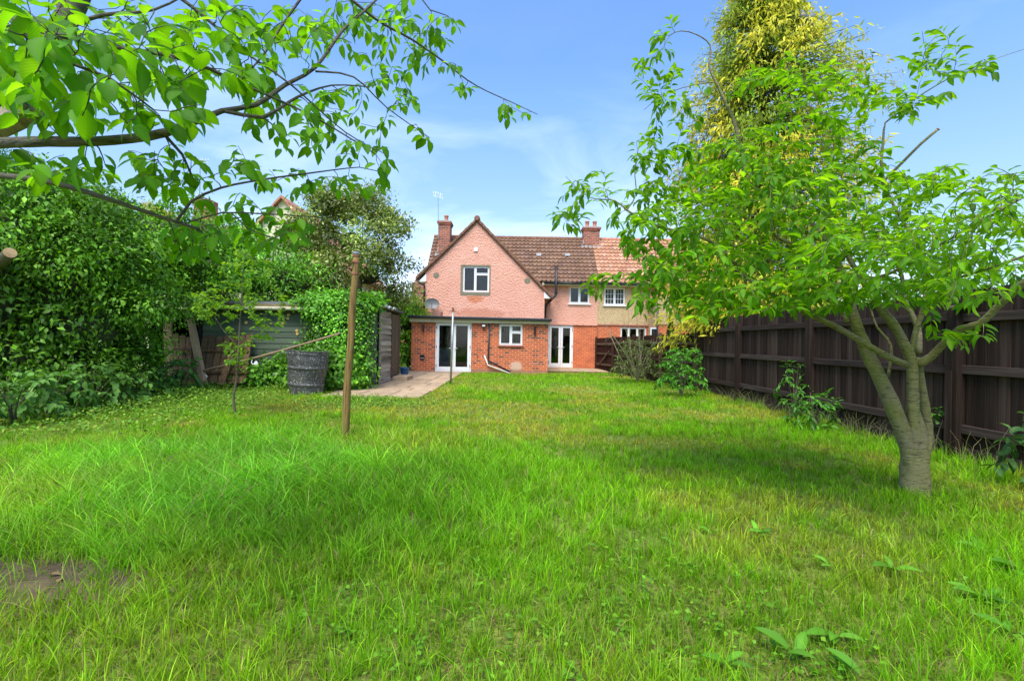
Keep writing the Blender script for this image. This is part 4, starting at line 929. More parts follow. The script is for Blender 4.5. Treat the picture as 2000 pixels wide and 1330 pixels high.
# long pole with two white cup hooks
a, b = P(384, 727, 11.9), P(664, 651, 10.75)
lp = thing('long_pole', 'long pale wooden pole with white hooks leaning across the barrel', 'pole', (a+b)/2)
MB().tube([a+(b-a)*(k/10)+Vector((0, 0, -.035*math.sin(math.pi*k/10))) for k in range(11)], [.030-.007*k/10 for k in range(11)], 10).build('rod', 'pole_wood', lp, smooth=True)
for f_ in (.045, .415):
    c = a+(b-a)*f_+Vector((0, -.02, -.05)); pts = [c+Vector((0, 0, .04)), c+Vector((0, -.01, -.05))]+[c+Vector((.05+.06*math.cos(R(t)), -.015, -.06+.06*math.sin(R(t)))) for t in range(180, 420, 30)]
    MB().tube(pts, .011, 6).build('hook', 'white_plastic', lp)
    e = pts[-3]; MB().lathe(e, [(.045, -.008), (.045, .008), (.01, .01)], 12, (0, -1, 0)).build('hook_disc', 'white_plastic', lp)
def plank(p0, p1, w_, th, m, label, name='plank', cat='plank'):
    o = MB().bar(p0, p1, w_, th, (0, 1, 0.15)).build(name, m, None, bevel=.004); tag(o, label, cat, 'old planks by the green shed'); return o
plank(P(331, 740, 12.2), P(327, 596, 12.5), .22, .05, 'plank', 'upright brown plank half hidden by the hedge left of the shed')
plank(P(398, 752, 11.7), P(366, 592, 12.6), .14, .11, 'plank', 'long brown timber leaning left against the lean-to front')
plank(P(431, 752, 11.9), P(452, 694, 12.3), .16, .05, 'old_panel', 'short dark plank leaning against the old fence panel')
op = thing('broken_fence', 'weathered brown fence panel leaning on the green shed', 'fence panel', P(430, 745, 12.3))
for k in range(7):
    x0 = 396+k*14.2; b0 = P(x0-8, 750+random.uniform(-2, 2), 12.1); t0 = P(x0+6, 655+random.uniform(-3, 3), 12.62)
    MB().bar(b0, t0, .168, .018, (0, 1, .3)).build('board', 'old_panel', op)
for f0, f1 in ((684, 687), (727, 728)):
    d = 12.62-.52*(f0-655)/95-.05
    MB().bar(P(384, f0, d), P(486, f1, d), .06, .05).build('rail', 'old_panel', op)
op2 = thing('broken_fence', 'dark broken fence panel standing inside the lean-to', 'fence panel', P(360, 735, 13.0))
for k in range(4):
    x0 = 342+k*13; MB().bar(P(x0, 746, 12.9), P(x0+1, 652+3*k, 13.1), .17, .02, (0, 1, .2)).build('board', 'weathered_door', op2)
MB().bar(P(338, 682, 12.95), P(386, 684, 12.95), .05, .05).build('rail', 'weathered_door', op2)
a, b = P(-8, 522, 7.6), P(20, 494, 7.2)
lg = thing('log', 'sawn branch stump sticking out of the left hedge', 'log', a)
MB().tube([a, b], [.085, .08], 14).build('branch', 'bark', lg, smooth=True); MB().lathe(b, [(.078, 0), (.076, .006), (.01, .008)], 14, (b-a)).build('cut_end', 'cut_wood', lg)

# ------------------------------------------------------------------ two pigeons on the golden conifer
def pigeon(base, face, label, h=.34):
    pg = thing('pigeon', label, 'bird', base, 'pigeons on the golden conifer')
    b = Vector(base); f = face
    pts = [b+Vector((-.20*f, 0, .02)), b+Vector((-.12*f, 0, .07)), b+Vector((-.05*f, 0, .13)), b+Vector((.01*f, 0, .19)), b+Vector((.045*f, 0, .25)), b+Vector((.055*f, 0, .29)), b+Vector((.062*f, 0, .325)), b+Vector((.07*f, 0, .355))]
    MB().tube(pts, [.012, .04, .075, .08, .058, .036, .034, .012], 12).build('body', 'bird_grey', pg, smooth=True)
    MB().tube([b+Vector((.03*f, -.02, .14)), b+Vector((.06*f, -.02, .20)), b+Vector((.07*f, -.015, .25))], [.03, .05, .03], 8).build('breast', 'bird_pink', pg, smooth=True)
    MB().tube([b+Vector((.09*f, 0, .33)), b+Vector((.125*f, 0, .318))], [.010, .002], 6).build('beak', 'cut_wood', pg)
    MB().tube([b+Vector((-.08*f, 0, .08)), b+Vector((-.19*f, 0, .0)), b+Vector((-.27*f, 0, -.05))], [.03, .03, .035], 6).build('tail', 'bird_grey', pg)
    for sy in (-.03, .03): MB().tube([b+Vector((0, sy, .12)), b+Vector((.01*f, sy, -.02))], .008, 5).build('leg', 'rust', pg)
p1 = P(1571, 47, 12.3); p2 = P(1582, 44, 12.5)
pigeon(p1, -1, 'grey pigeon facing left near the top of the golden conifer'); pigeon(p2-Vector((0, 0, .09)), 1, 'grey pigeon facing right beside another near the conifer top')
# ------------------------------------------------------------------ trees: skeleton that grows from limbs to targets
def catmull(pts, step):
    pts = [np.asarray(p, float) for p in pts]; out = []
    for i in range(len(pts)-1):
        p0, p1, p2, p3 = pts[max(i-1, 0)], pts[i], pts[i+1], pts[min(i+2, len(pts)-1)]
        n = max(1, int(np.linalg.norm(p2[:3]-p1[:3])/step))
        for k in range(n):
            t = k/n; out.append(.5*((2*p1)+(-p0+p2)*t+(2*p0-5*p1+4*p2-p3)*t*t+(-p0+3*p1-3*p2+p3)*t**3))
    out.append(pts[-1]); return np.array(out)
class Tree:
    def __init__(s): s.paths = []; s.nodes = np.zeros((0, 4)); s.dirs = np.zeros((0, 3))
    def limb(s, pts, step=.06):                         # rows x,y,z,r
        c = catmull(pts, step); c[:, 3] = np.maximum(c[:, 3], .0012); s.paths.append(c); s._add(c); return c
    rs = 1.0
    def px(s, rows, step=.06): return s.limb([(*P(a, b, d), r*s.rs) for a, b, d, r in rows], step)
    def _add(s, c):
        s.nodes = np.vstack([s.nodes, c]); d = np.gradient(c[:, :3], axis=0) if len(c) > 1 else np.zeros((1, 3)); s.dirs = np.vstack([s.dirs, norm(d)])
    def grow(s, tips, maxlen=1.3, arch=.15, step=.07, rmin=.0016, wig=.02):
        tw = []
        dd = np.array([np.min(np.linalg.norm(s.nodes[:, :3]-t, axis=1)) for t in tips])
        for i in np.argsort(dd):
            t = np.asarray(tips[i]); dv = np.linalg.norm(s.nodes[:, :3]-t, axis=1)
            back = np.einsum('ij,ij->i', s.dirs, norm(t-s.nodes[:, :3]))
            j = int(np.argmin(dv*(1.35-.35*back))); L_ = np.linalg.norm(t-s.nodes[j, :3])
            if L_ > maxlen or L_ < .05: continue
            a = s.nodes[j, :3]; r0 = min(s.nodes[j, 3]*.6, .003+.006*L_); r0 = max(r0, rmin*1.3)
            c1 = a+s.dirs[j]*L_*.25+(t-a)*.2; c2 = t-(t-a)*.3+np.array([0, 0, arch*L_])
            n = max(3, int(L_/step)); u = np.linspace(0, 1, n+1)[:, None]
            c = (1-u)**3*a+3*(1-u)**2*u*c1+3*(1-u)*u*u*c2+u**3*t
            c[1:-1] += rng.normal(0, wig, (n-1, 3))*min(1, L_)
            c = np.hstack([c, (r0+(rmin-r0)*u)]); s.paths.append(c); s._add(c[1:]); tw.append(c)
        return tw
    def wood(s, name, m, parent, nbig=10):
        mb = MB()
        for c in s.paths: mb.tube(c[:, :3].tolist(), c[:, 3].tolist(), nbig if c[0, 3] > .02 else (6 if c[0, 3] > .006 else 4), cap=True, jit=.035 if c[0, 3] > .02 else 0)
        return mb.build(name, m, parent, smooth=True)
def ell(px, py, rx, ry, n, d0, d1):
    a = rng.uniform(0, 2*np.pi, n); r = np.sqrt(rng.uniform(0, 1, n)); d = rng.uniform(d0, d1, n)
    return [np.array(P(px+rx*r[k]*math.cos(a[k]), py+ry*r[k]*math.sin(a[k]), d[k])) for k in range(n)]
def twig_leaves(tw, frac, gap, L0, L1, sag, spread=.8, cluster=1):
    pos, dr, up, ln = [], [], [], []
    for c in tw:
        p = c[:, :3]; seg = np.linalg.norm(np.diff(p, axis=0), axis=1); S = np.concatenate([[0], np.cumsum(seg)]); tot = S[-1]
        t0 = tot*(1-frac); sarr = np.arange(max(t0, .04), tot+1e-6, gap); side0 = rng.uniform(0, 6.28)
        for k, q in enumerate(sarr):
            for cl in range(cluster):
                x = np.array([np.interp(q, S, p[:, i]) for i in range(3)]); i = min(np.searchsorted(S, q), len(p)-1); tg = p[i]-p[max(i-1, 0)]; tg = tg/(np.linalg.norm(tg)+1e-9)
                o = np.cross(tg, [0, 0, 1]); o = o/(np.linalg.norm(o)+1e-6)*(1 if (k+cl) % 2 else -1)
                d = tg*rng.uniform(.3, .9)+o*rng.uniform(.3, 1.0)*spread+rng.normal(0, .22, 3)+np.array([0, 0, -sag*rng.uniform(.4, 1.4)])
                pos.append(x+d*0.012); dr.append(d); up.append(np.array([0, 0, 1])+rng.normal(0, .28, 3)); ln.append(rng.uniform(L0, L1)*(1 if q < tot*.97 else .75))
    return np.array(pos), norm(np.array(dr)), np.array(up), np.array(ln)
def leaf_parts(name, tm, variants, parent, pos, dr, up, ln, wf, m, idx):
    """the largest leaves in view: each an object that shares one of a few meshes"""
    mes = []; ns_ = len(tm[0])//3-1
    for vi, c in enumerate(list(variants)*2):
        tm = tmpl_leaf(ns_, (.40, .46, .50, .44)[vi % 4], (.10, .30, .18, .42, .04)[vi % 5], (.03, .10, .18)[vi % 3], serr=.05 if ns_ > 6 else 0)
        V, Fa, Cc = leaf_arrays(tm, np.zeros((1, 3)), np.array([[1., 0, 0]]), np.array([[0, 0, 1.]]), 1.0, wf, np.array([c]))
        mb = MB(); mb.v = V.tolist(); mb.f = [tuple(int(i) for i in f) for f in Fa]; me = mesh_of(mb, name, m, np.hstack([Cc, np.ones((len(Cc), 1))])); me.polygons.foreach_set('use_smooth', [True]*len(me.polygons)); mes.append(me)
        la = me.color_attributes.new('luv', 'FLOAT_COLOR', 'POINT'); la.data.foreach_set('color', np.stack([tm[0][:, 0], np.abs(tm[0][:, 1]), np.ones(len(V)), np.ones(len(V))], 1).astype(np.float32).ravel())
    for i in idx:
        d = Vector(dr[i]).normalized(); s_ = d.cross(Vector(up[i])).normalized(); n_ = s_.cross(d)
        # template axes: u = +x, v = cross(x,z) = -y, w = +z
        mw = Matrix(((d.x, -s_.x, n_.x, pos[i][0]), (d.y, -s_.y, n_.y, pos[i][1]), (d.z, -s_.z, n_.z, pos[i][2]), (0, 0, 0, 1))) @ Matrix.Diagonal((ln[i], ln[i], ln[i], 1))
        place(name, mes[random.randrange(len(mes))], parent, mw)
def visible_rank(pos, ln):
    d = pos[:, 1]; u = pos[:, 0]/np.maximum(d, .1)*F+CX; v = CY-(pos[:, 2]-H)/np.maximum(d, .1)*F
    ok = (d > .3) & (u > -20) & (u < 2020) & (v > -20) & (v < 1350); return np.argsort(-(ln/np.maximum(d, .3))*ok)
CH = [(.15, .35, .014), (.12, .30, .012), (.20, .42, .02), (.13, .33, .014), (.09, .25, .012)]

# ---- cherry on the right
cr_t = thing('cherry_tree', 'multi-stemmed cherry tree with banded mossy trunk in front of the dark fence', 'tree', G(1786, 968))
T = Tree(); T.rs = .79; d = 4.36
T.px([(1789, 990, d, .20), (1788, 972, d, .165), (1787, 950, d, .146), (1786, 905, d, .136), (1785, 860, d, .130), (1783, 825, d, .105), (1781, 790, d, .05)], .05)
A_ = T.px([(1784, 945, d-.01, .06), (1776, 885, d-.02, .080), (1760, 835, d-.02, .084), (1731, 765, d-.02, .076), (1697, 695, d, .068), (1675, 640, d+.02, .058), (1664, 603, d+.05, .048), (1654, 560, d+.1, .04), (1630, 500, d+.2, .032), (1590, 440, d+.3, .025), (1540, 395, d+.4, .02), (1480, 370, d+.5, .014)])
B_ = T.px([(1786, 940, d-.03, .06), (1786, 885, d-.045, .07), (1785, 845, d-.06, .062), (1783, 773, d-.07, .055), (1780, 705, d-.08, .055), (1767, 675, d-.08, .05), (1749, 639, d-.08, .048), (1724, 607, d-.08, .043), (1706, 581, d-.06, .038), (1680, 540, d, .03), (1650, 490, d+.05, .022), (1620, 430, d+.1, .014), (1600, 370, d+.1, .008)])
T.px([(1792, 965, d+.02, .07), (1802, 905, d+.03, .062), (1812, 845, d+.04, .052), (1807, 802, d+.03, .048), (1797, 740, d, .045), (1792, 700, d-.03, .04)])
T.px([(1790, 712, d-.05, .05), (1818, 697, d-.12, .042), (1846, 668, d-.22, .038), (1875, 643, d-.35, .036), (1915, 632, d-.5, .034), (1944, 603, d-.6, .033), (1969, 581, d-.7, .032), (2003, 550, d-.85, .028), (2060, 500, d-1.0, .02)])
T.px([(1770, 712, d-.12, .036), (1735, 697, d-.17, .034), (1702, 679, d-.2, .034), (1677, 664, d-.22, .033), (1626, 635, d-.25, .030), (1565, 607, d-.25, .026), (1500, 570, d-.2, .022), (1440, 530, d-.1, .017), (1390, 490, d, .013)])
T.px([(1655, 630, d+.05, .03), (1644, 607, d+.1, .03), (1608, 578, d+.15, .026), (1570, 545, d+.25, .02), (1500, 505, d+.4, .013)])
T.px([(1778, 693, d-.08, .032), (1789, 646, d-.1, .028), (1803, 603, d-.12, .024), (1806, 560, d-.1, .02), (1790, 480, d, .017), (1740, 390, d+.1, .016), (1722, 330, d+.15, .016), (1725, 275, d+.2, .013), (1729, 240, d+.2, .009), (1746, 228, d+.2, .008), (1779, 200, d+.2, .008), (1821, 172, d+.15, .007), (1872, 144, d+.1, .006), (1928, 121, d, .004), (2005, 95, d-.1, .003)])
T.px([(1794, 690, d+.05, .034), (1794, 646, d+.1, .032), (1778, 610, d+.12, .028), (1767, 585, d+.15, .025), (1755, 520, d+.2, .018), (1700, 440, d+.35, .012), (1680, 380, d+.4, .008)])
T.px([(1735, 735, d+.1, .018), (1740, 675, d+.15, .014), (1713, 639, d+.2, .013), (1700, 600, d+.25, .010)])
st_ = T.px([(1715, 365, d+.15, .017), (1760, 320, d, .017), (1800, 280, d-.1, .016), (1832, 253, d-.15, .0155)])
T.px([(1480, 372, d+.5, .02), (1462, 355, d+.55, .024), (1448, 298, d+.6, .024), (1434, 238, d+.6, .022), (1415, 196, d+.6, .02), (1397, 158, d+.6, .017), (1385, 130, d+.6, .013), (1387, 89, d+.6, .010), (1360, 68, d+.55, .007), (1331, 61, d+.5, .006), (1308, 70, d+.5, .005), (1297, 92, d+.45, .003)])
T.px([(1440, 520, d, .018), (1400, 480, d, .017), (1360, 461, d, .016), (1304, 447, d, .014), (1262, 433, d-.02, .013), (1224, 410, d-.05, .010), (1200, 392, d-.05, .008), (1150, 385, d-.1, .005), (1105, 345, d-.15, .003)])
T.px([(1224, 410, d-.05, .008), (1242, 380, d, .007), (1240, 330, d+.05, .005), (1252, 270, d+.1, .003)])
T.px([(1398, 160, d+.6, .009), (1340, 170, d+.6, .006), (1290, 190, d+.55, .004), (1258, 215, d+.5, .003)])
T.px([(1600, 560, d-.3, .016), (1720, 540, d-.8, .014), (1790, 505, d-1.1, .013), (1850, 470, d-1.4, .011), (1920, 430, d-1.7, .008), (2010, 380, d-1.9, .005)])
T.px([(1700, 590, d-.3, .014), (1800, 565, d-.8, .012), (1880, 540, d-1.2, .011), (1960, 515, d-1.5, .009), (2050, 480, d-1.7, .006)])
T.px([(1560, 480, d+.1, .014), (1512, 458, d-.1, .014), (1508, 400, d-.15, .008), (1503, 330, d-.2, .005), (1500, 290, d-.2, .003)])
tips = []
for e in [(1480, 410, 180, 110, 150, 3.6, 5.2), (1350, 470, 130, 95, 150, 3.6, 5.0), (1650, 400, 170, 100, 130, 3.2, 5.0), (1720, 500, 200, 80, 170, 2.7, 4.8), (1890, 470, 125, 95, 120, 2.1, 3.6), (1460, 545, 190, 60, 190, 3.5, 4.9),
          (1245, 420, 55, 65, 40, 3.9, 4.7), (1150, 365, 65, 35, 22, 4.0, 4.5), (1115, 430, 40, 25, 10, 3.9, 4.3), (1285, 140, 42, 80, 24, 4.6, 5.0), (1335, 190, 60, 60, 20, 4.7, 5.1), (1300, 60, 20, 25, 4, 4.7, 4.9),
          (1330, 320, 85, 70, 70, 4.2, 5.0), (1260, 300, 30, 50, 14, 4.2, 4.6), (1540, 190, 110, 80, 34, 3.8, 4.9), (1650, 190, 80, 70, 30, 3.8, 4.8), (1780, 175, 80, 60, 26, 3.8, 4.6), (1820, 90, 45, 35, 9, 4.0, 4.5), (1900, 130, 70, 25, 9, 4.0, 4.4), (1590, 300, 160, 60, 64, 3.7, 5.0),
          (1255, 575, 30, 40, 12, 3.6, 4.0), (1310, 550, 80, 45, 60, 3.6, 4.5), (1840, 345, 70, 30, 26, 2.9, 3.9), (1960, 370, 50, 50, 28, 2.1, 3.0), (1880, 650, 60, 25, 12, 3.5, 4.0), (1160, 555, 50, 20, 6, 3.9, 4.3), (1740, 570, 140, 30, 60, 3.2, 4.2), (1590, 130, 60, 40, 10, 4.0, 4.8), (1900, 570, 90, 30, 26, 2.3, 3.2), (1390, 585, 120, 36, 90, 3.5, 4.4), (1560, 580, 130, 36, 100, 3.4, 4.4), (1640, 470, 160, 90, 110, 3.4, 4.9), (1820, 500, 120, 80, 90, 2.6, 4.0), (1440, 330, 110, 60, 50, 4.0, 5.2)]:
    tips += ell(*e)
tw = T.grow(tips, 1.15, .12, .06)
T.wood('trunk', 'cherry_bark', cr_t, 14)
MB().lathe(st_[-1, :3], [(.0155, 0), (.015, .004), (.002, .005)], 10, Vector(st_[-1, :3]-st_[-4, :3])).build('cut_end', 'cut_wood', cr_t)
pos, dr, up, ln = twig_leaves(tw, .88, .042, .066, .108, .20, 1.1, 2)
ln = ln*np.clip(.62+.42*(pos[:, 1]-2.2)/1.6, .62, 1.04)
up = up+rng.normal(0, .2, up.shape)
rk = visible_rank(pos, ln); near, rest = rk[:280], rk[280:]
leaf_parts('leaf', TL_LONG, [c for c in CH], cr_t, pos, dr, up, ln*1.08, .40, 'leaf', near)
leaves('foliage', TL_LONG, pos[rest], dr[rest], up[rest], ln[rest], ln[rest]*.42, pick(CH, len(rest), .16), 'leaf', cr_t)
print('cherry R leaves', len(pos))

# ---- cherry on the left, trunk beside the camera
cl_t = thing('cherry_tree', 'cherry tree whose leafy branches reach in from the upper left', 'tree', (-3.0, 2.1, 0))
T = Tree()
T.limb([(-3.0, 2.1, -.05, .13), (-2.97, 2.1, .8, .105), (-2.85, 2.13, 1.6, .095), (*P(-160, 320, 2.15), .088), (*P(-10, 215, 2.2), .075), (*P(60, 130, 2.25), .052), (*P(118, 55, 2.3), .048), (*P(158, -20, 2.35), .044), (*P(190, -150, 2.4), .035), (*P(230, -330, 2.5), .02)])
T.px([(-170, 320, 2.15, .05), (-90, 290, 2.05, .034), (0, 280, 1.95, .022), (90, 277, 1.9, .020), (180, 277, 1.9, .019), (256, 271, 1.92, .018), (325, 259, 1.95, .016), (388, 235, 2.0, .013), (433, 217, 2.05, .011), (500, 205, 2.1, .010), (556, 167, 2.2, .009), (616, 132, 2.3, .008), (670, 59, 2.4, .007), (724, 11, 2.5, .006), (780, -50, 2.6, .004)])
T.px([(440, 218, 2.05, .008), (513, 230, 2.1, .008), (540, 216, 2.15, .007), (583, 189, 2.25, .006), (648, 167, 2.4, .004), (720, 170, 2.5, .003)])
T.px([(-100, 10, 1.9, .014), (11, 35, 1.7, .010), (103, 68, 1.7, .009), (178, 81, 1.75, .008), (248, 97, 1.8, .008), (329, 108, 1.85, .0075), (410, 135, 1.95, .007), (459, 159, 2.0, .006), (540, 194, 2.1, .005), (610, 227, 2.2, .004), (675, 265, 2.3, .0035), (734, 302, 2.4, .0025)])
T.px([(20, 40, 1.6, .007), (65, 81, 1.5, .006), (124, 119, 1.5, .0055), (211, 151, 1.55, .005), (259, 184, 1.6, .004), (300, 215, 1.65, .003)])
T.px([(-150, 335, 2.1, .026), (0, 343, 1.95, .012), (97, 356, 1.95, .011), (178, 378, 2.0, .010), (259, 405, 2.05, .009), (324, 427, 2.1, .008), (389, 448, 2.15, .006)])
T.px([(346, 430, 2.1, .006), (373, 394, 2.15, .006), (432, 367, 2.2, .005), (513, 351, 2.3, .0045), (594, 340, 2.4, .004), (702, 327, 2.5, .0025), (740, 335, 2.55, .002)])
T.px([(367, 436, 2.15, .005), (432, 416, 2.2, .004), (513, 418, 2.3, .0035), (621, 424, 2.4, .002)])
T.px([(454, 418, 2.2, .0035), (486, 448, 2.25, .003), (567, 475, 2.3, .002)])
T.px([(640, -40, 2.4, .008), (734, 38, 2.6, .007), (805, 78, 2.75, .006), (864, 119, 2.9, .005), (913, 157, 3.0, .004), (950, 178, 3.1, .0035), (999, 200, 3.2, .003), (1050, 224, 3.3, .002)])
T.px([(616, 140, 2.3, .005), (691, 151, 2.4, .004), (756, 211, 2.5, .003), (837, 268, 2.6, .002)])
T.px([(600, -20, 2.2, .006), (545, 59, 2.15, .005), (518, 103, 2.1, .004), (481, 146, 2.1, .003)])
T.px([(320, 262, 1.95, .007), (356, 302, 2.0, .006), (378, 351, 2.05, .004)])
T.px([(300, -40, 2.0, .008), (378, 16, 2.05, .007), (448, 76, 2.1, .006), (486, 108, 2.15, .005), (567, 165, 2.2, .004), (675, 259, 2.35, .003), (750, 300, 2.45, .002)])
T.px([(800, -40, 2.8, .006), (840, 20, 2.85, .004), (870, 30, 2.9, .003)])
T.px([(120, 60, 2.25, .012), (200, 30, 2.2, .009), (300, 20, 2.2, .006), (380, -20, 2.2, .004)])
tips = []
for e in [(120, 130, 130, 110, 60, 1.35, 2.0), (280, 130, 130, 110, 58, 1.45, 2.2), (430, 100, 110, 95, 46, 1.7, 2.5), (560, 70, 100, 70, 30, 2.0, 2.8), (690, 60, 90, 60, 34, 2.3, 3.0), (800, 50, 60, 50, 18, 2.6, 3.1), (870, 60, 30, 40, 6, 2.8, 3.1),
          (560, 220, 90, 70, 26, 2.0, 2.7), (690, 220, 70, 60, 18, 2.3, 2.8), (770, 170, 60, 50, 16, 2.4, 2.9), (820, 260, 25, 25, 5, 2.5, 2.8), (840, 110, 60, 40, 14, 2.7, 3.1), (910, 170, 30, 18, 6, 2.9, 3.2), (1010, 220, 40, 14, 8, 3.1, 3.4),
          (400, 330, 120, 60, 24, 1.9, 2.5), (250, 320, 120, 50, 20, 1.8, 2.4), (100, 320, 90, 40, 14, 1.7, 2.2), (600, 340, 110, 40, 20, 2.2, 2.7), (720, 330, 40, 45, 12, 2.4, 2.7), (380, 455, 60, 45, 22, 2.0, 2.4), (540, 450, 80, 40, 20, 2.1, 2.5), (470, 400, 70, 30, 10, 2.1, 2.5), (60, 220, 60, 60, 10, 1.7, 2.2), (300, 20, 200, 40, 26, 1.8, 2.6), (60, 40, 90, 60, 34, 1.4, 2.0), (180, 200, 120, 60, 26, 1.5, 2.0), (330, 190, 90, 60, 20, 1.6, 2.2), (640, 280, 80, 30, 10, 2.2, 2.6)]:
    tips += ell(*e)
tw = T.grow(tips, .9, .10, .05, .0014, .012)
T.wood('trunk', 'bark_dark', cl_t, 14)
a = P(-40, 262, 2.05); b = P(66, 212, 2.0)
MB().bar(a, b, .075, .085, (0, .3, 1)).build('sawn_stub', 'weathered', cl_t, bevel=.012)
CL = [(.11, .30, .010), (.085, .25, .009), (.15, .35, .016), (.095, .27, .01), (.07, .20, .009)]
pos, dr, up, ln = twig_leaves(tw, .92, .043, .048, .086, .6, .9, 2)
ln = ln*np.clip(1.14-.16*(pos[:, 1]-1.4), .86, 1.14)
# leaves facing the viewer side a little: they hang
up = up+np.array([0, -.55, 0])*rng.uniform(0, 1.6, (len(up), 1))
rk = visible_rank(pos, ln); near, rest = rk[:290], rk[290:]
leaf_parts('leaf', TL_NEAR, CL, cl_t, pos, dr, up, ln, .58, 'leaf', near)
leaves('foliage', TL, pos[rest], dr[rest], up[rest], ln[rest], ln[rest]*.56, pick(CL, len(rest), .16), 'leaf', cl_t)
print('cherry L leaves', len(pos))

# ---- sapling
s0 = G(461, 812); d = s0.y
sp = thing('sapling', 'young thin tree with pale green leaves in front of the green shed', 'tree', s0)
T = Tree(); T.px([(461, 815, d, .020), (456, 780, d, .019), (462, 740, d, .017), (466, 690, d, .015), (468, 640, d+.02, .013), (472, 580, d+.04, .010), (476, 520, d+.05, .006), (482, 480, d+.05, .003)])
T.px([(458, 668, d, .008), (440, 650, d+.05, .006), (420, 620, d+.1, .003)]); T.px([(468, 670, d, .006), (500, 650, d-.1, .004), (530, 630, d-.15, .003)])
tips = []
for e in [(440, 590, 65, 45, 60, d-.5, d+.5), (520, 600, 45, 40, 34, d-.4, d+.4), (480, 520, 50, 40, 40, d-.4, d+.4), (460, 690, 32, 22, 26, d-.3, d+.3), (400, 600, 35, 25, 18, d-.3, d+.3), (480, 660, 60, 25, 20, d-.4, d+.4), (545, 630, 20, 25, 6, d-.2, d+.2)]: tips += ell(*e)
tw = T.grow(tips, .9, .05, .06, .0015, .02); T.wood('trunk', 'bark', sp, 10)
pos, dr, up, ln = twig_leaves(tw, .9, .04, .05, .08, .35, 1.0, 2)
leaves('foliage', TL, pos, dr, up, ln, ln*.8, pick([(.13, .28, .025), (.17, .33, .035), (.10, .23, .02)], len(pos)), 'leaf', sp)

# ------------------------------------------------------------------ masses of foliage
def blob_leaves(blobs, n, tm, L0, L1, wf, cols, m, name, parent, shell=.35, droop=.5, clump=0, seed=0, kind='stuff', outw=.8, hang=0):
    """leaves through the outer shell of lumpy ellipsoids; blobs = (cx,cy,cz,rx,ry,rz)"""
    B = np.array(blobs, float); wts = (B[:, 3]*B[:, 5]+B[:, 3]*B[:, 4]+B[:, 4]*B[:, 5])**1.0; k = rng.choice(len(B), n, p=wts/wts.sum())
    if clump:                                         # sprays: several leaves share one centre
        nc = n//clump; kc = rng.choice(len(B), nc, p=wts/wts.sum()); u = rdir(nc); rr = 1-shell*rng.uniform(0, 1, nc)**1.6+rng.normal(0, .05, nc)
        ctr = B[kc, :3]+u*B[kc, 3:]*rr[:, None]; ci = np.repeat(np.arange(nc), clump); n = len(ci)
        pos = ctr[ci]+rng.normal(0, 1, (n, 3))*np.array([1, 1, .7])*(L1*1.1); un = norm(u/B[kc, 3:])[ci]; lt_ = np.exp(rng.normal(0, .34, len(B))); shade = np.repeat(rng.normal(1, .14, nc)*lt_[kc], clump); big = np.repeat(rng.uniform(.7, 1.35, len(B))[kc], clump)
    else:
        u = rdir(n); rr = 1-shell*rng.uniform(0, 1, n)**1.6+rng.normal(0, .05, n); pos = B[k, :3]+u*B[k, 3:]*rr[:, None]; un = norm(u/B[k, 3:]); shade = np.ones(n); big = np.ones(n)
    inside = np.zeros(n, bool)
    for b in B: inside |= (((pos-b[:3])/(b[3:]*(1-shell*1.05)))**2).sum(1) < 1
    keep = ~inside & (pos[:, 2] > .02); pos, un, shade, big = pos[keep], un[keep], shade[keep], big[keep]; n = len(pos)
    dr = norm(un*outw+rdir(n)*.75+np.array([0, 0, -droop])); up = norm(un+np.array([0, 0, .7])+rng.normal(0, .35, (n, 3)))
    ln = rng.uniform(L0, L1, n)*big; c = np.clip(pick(cols, n, .14)*shade[:, None], .004, 1)
    return leaves(name, tm, pos, dr, up, ln, ln*wf, c, m, parent, kind)
def lump(blobs, m, f0, f1):
    B = np.array(blobs, float); wts = B[:, 3]*B[:, 5]; out = []
    while len(out) < m:
        k = rng.choice(len(B), p=wts/wts.sum()); u = rdir(1)[0]; c = B[k, :3]+u*B[k, 3:]*rng.uniform(.82, 1.2)
        if c[2] < .1 or c[1] > B[k, 1]+.6*B[k, 4]: continue
        if any((((c-b[:3])/(b[3:]*.66))**2).sum() < 1 for i, b in enumerate(B) if i != k): continue
        r_ = rng.uniform(f0, f1); out.append((*c, r_*1.15, r_, r_*rng.uniform(.6, .9)))
    return out
def core(blobs, name, parent, f=.62):                # dark solid hull added inside the leaves, stands in for shaded depth
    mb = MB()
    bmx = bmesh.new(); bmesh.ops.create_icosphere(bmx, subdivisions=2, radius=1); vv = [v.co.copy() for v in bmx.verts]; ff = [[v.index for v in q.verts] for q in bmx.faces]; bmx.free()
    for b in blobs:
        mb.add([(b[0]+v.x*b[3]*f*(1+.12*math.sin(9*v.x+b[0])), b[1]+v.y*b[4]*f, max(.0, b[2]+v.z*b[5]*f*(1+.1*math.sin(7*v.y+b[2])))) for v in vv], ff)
    o = mb.build(name, 'inner_dark', parent, smooth=True); o['kind'] = 'stuff'; return o
simple('inner_dark', (.05, .055, .02), .95, var=.6, sc=9, bmp=.8)
def PB(px, py, d, rx, rz, ry=None):                  # ellipsoid from pixels: centre, half sizes in px
    c = P(px, py, d); k = d/F; return (c.x, c.y, c.z, rx*k, (ry if ry else rx*k), rz*k)
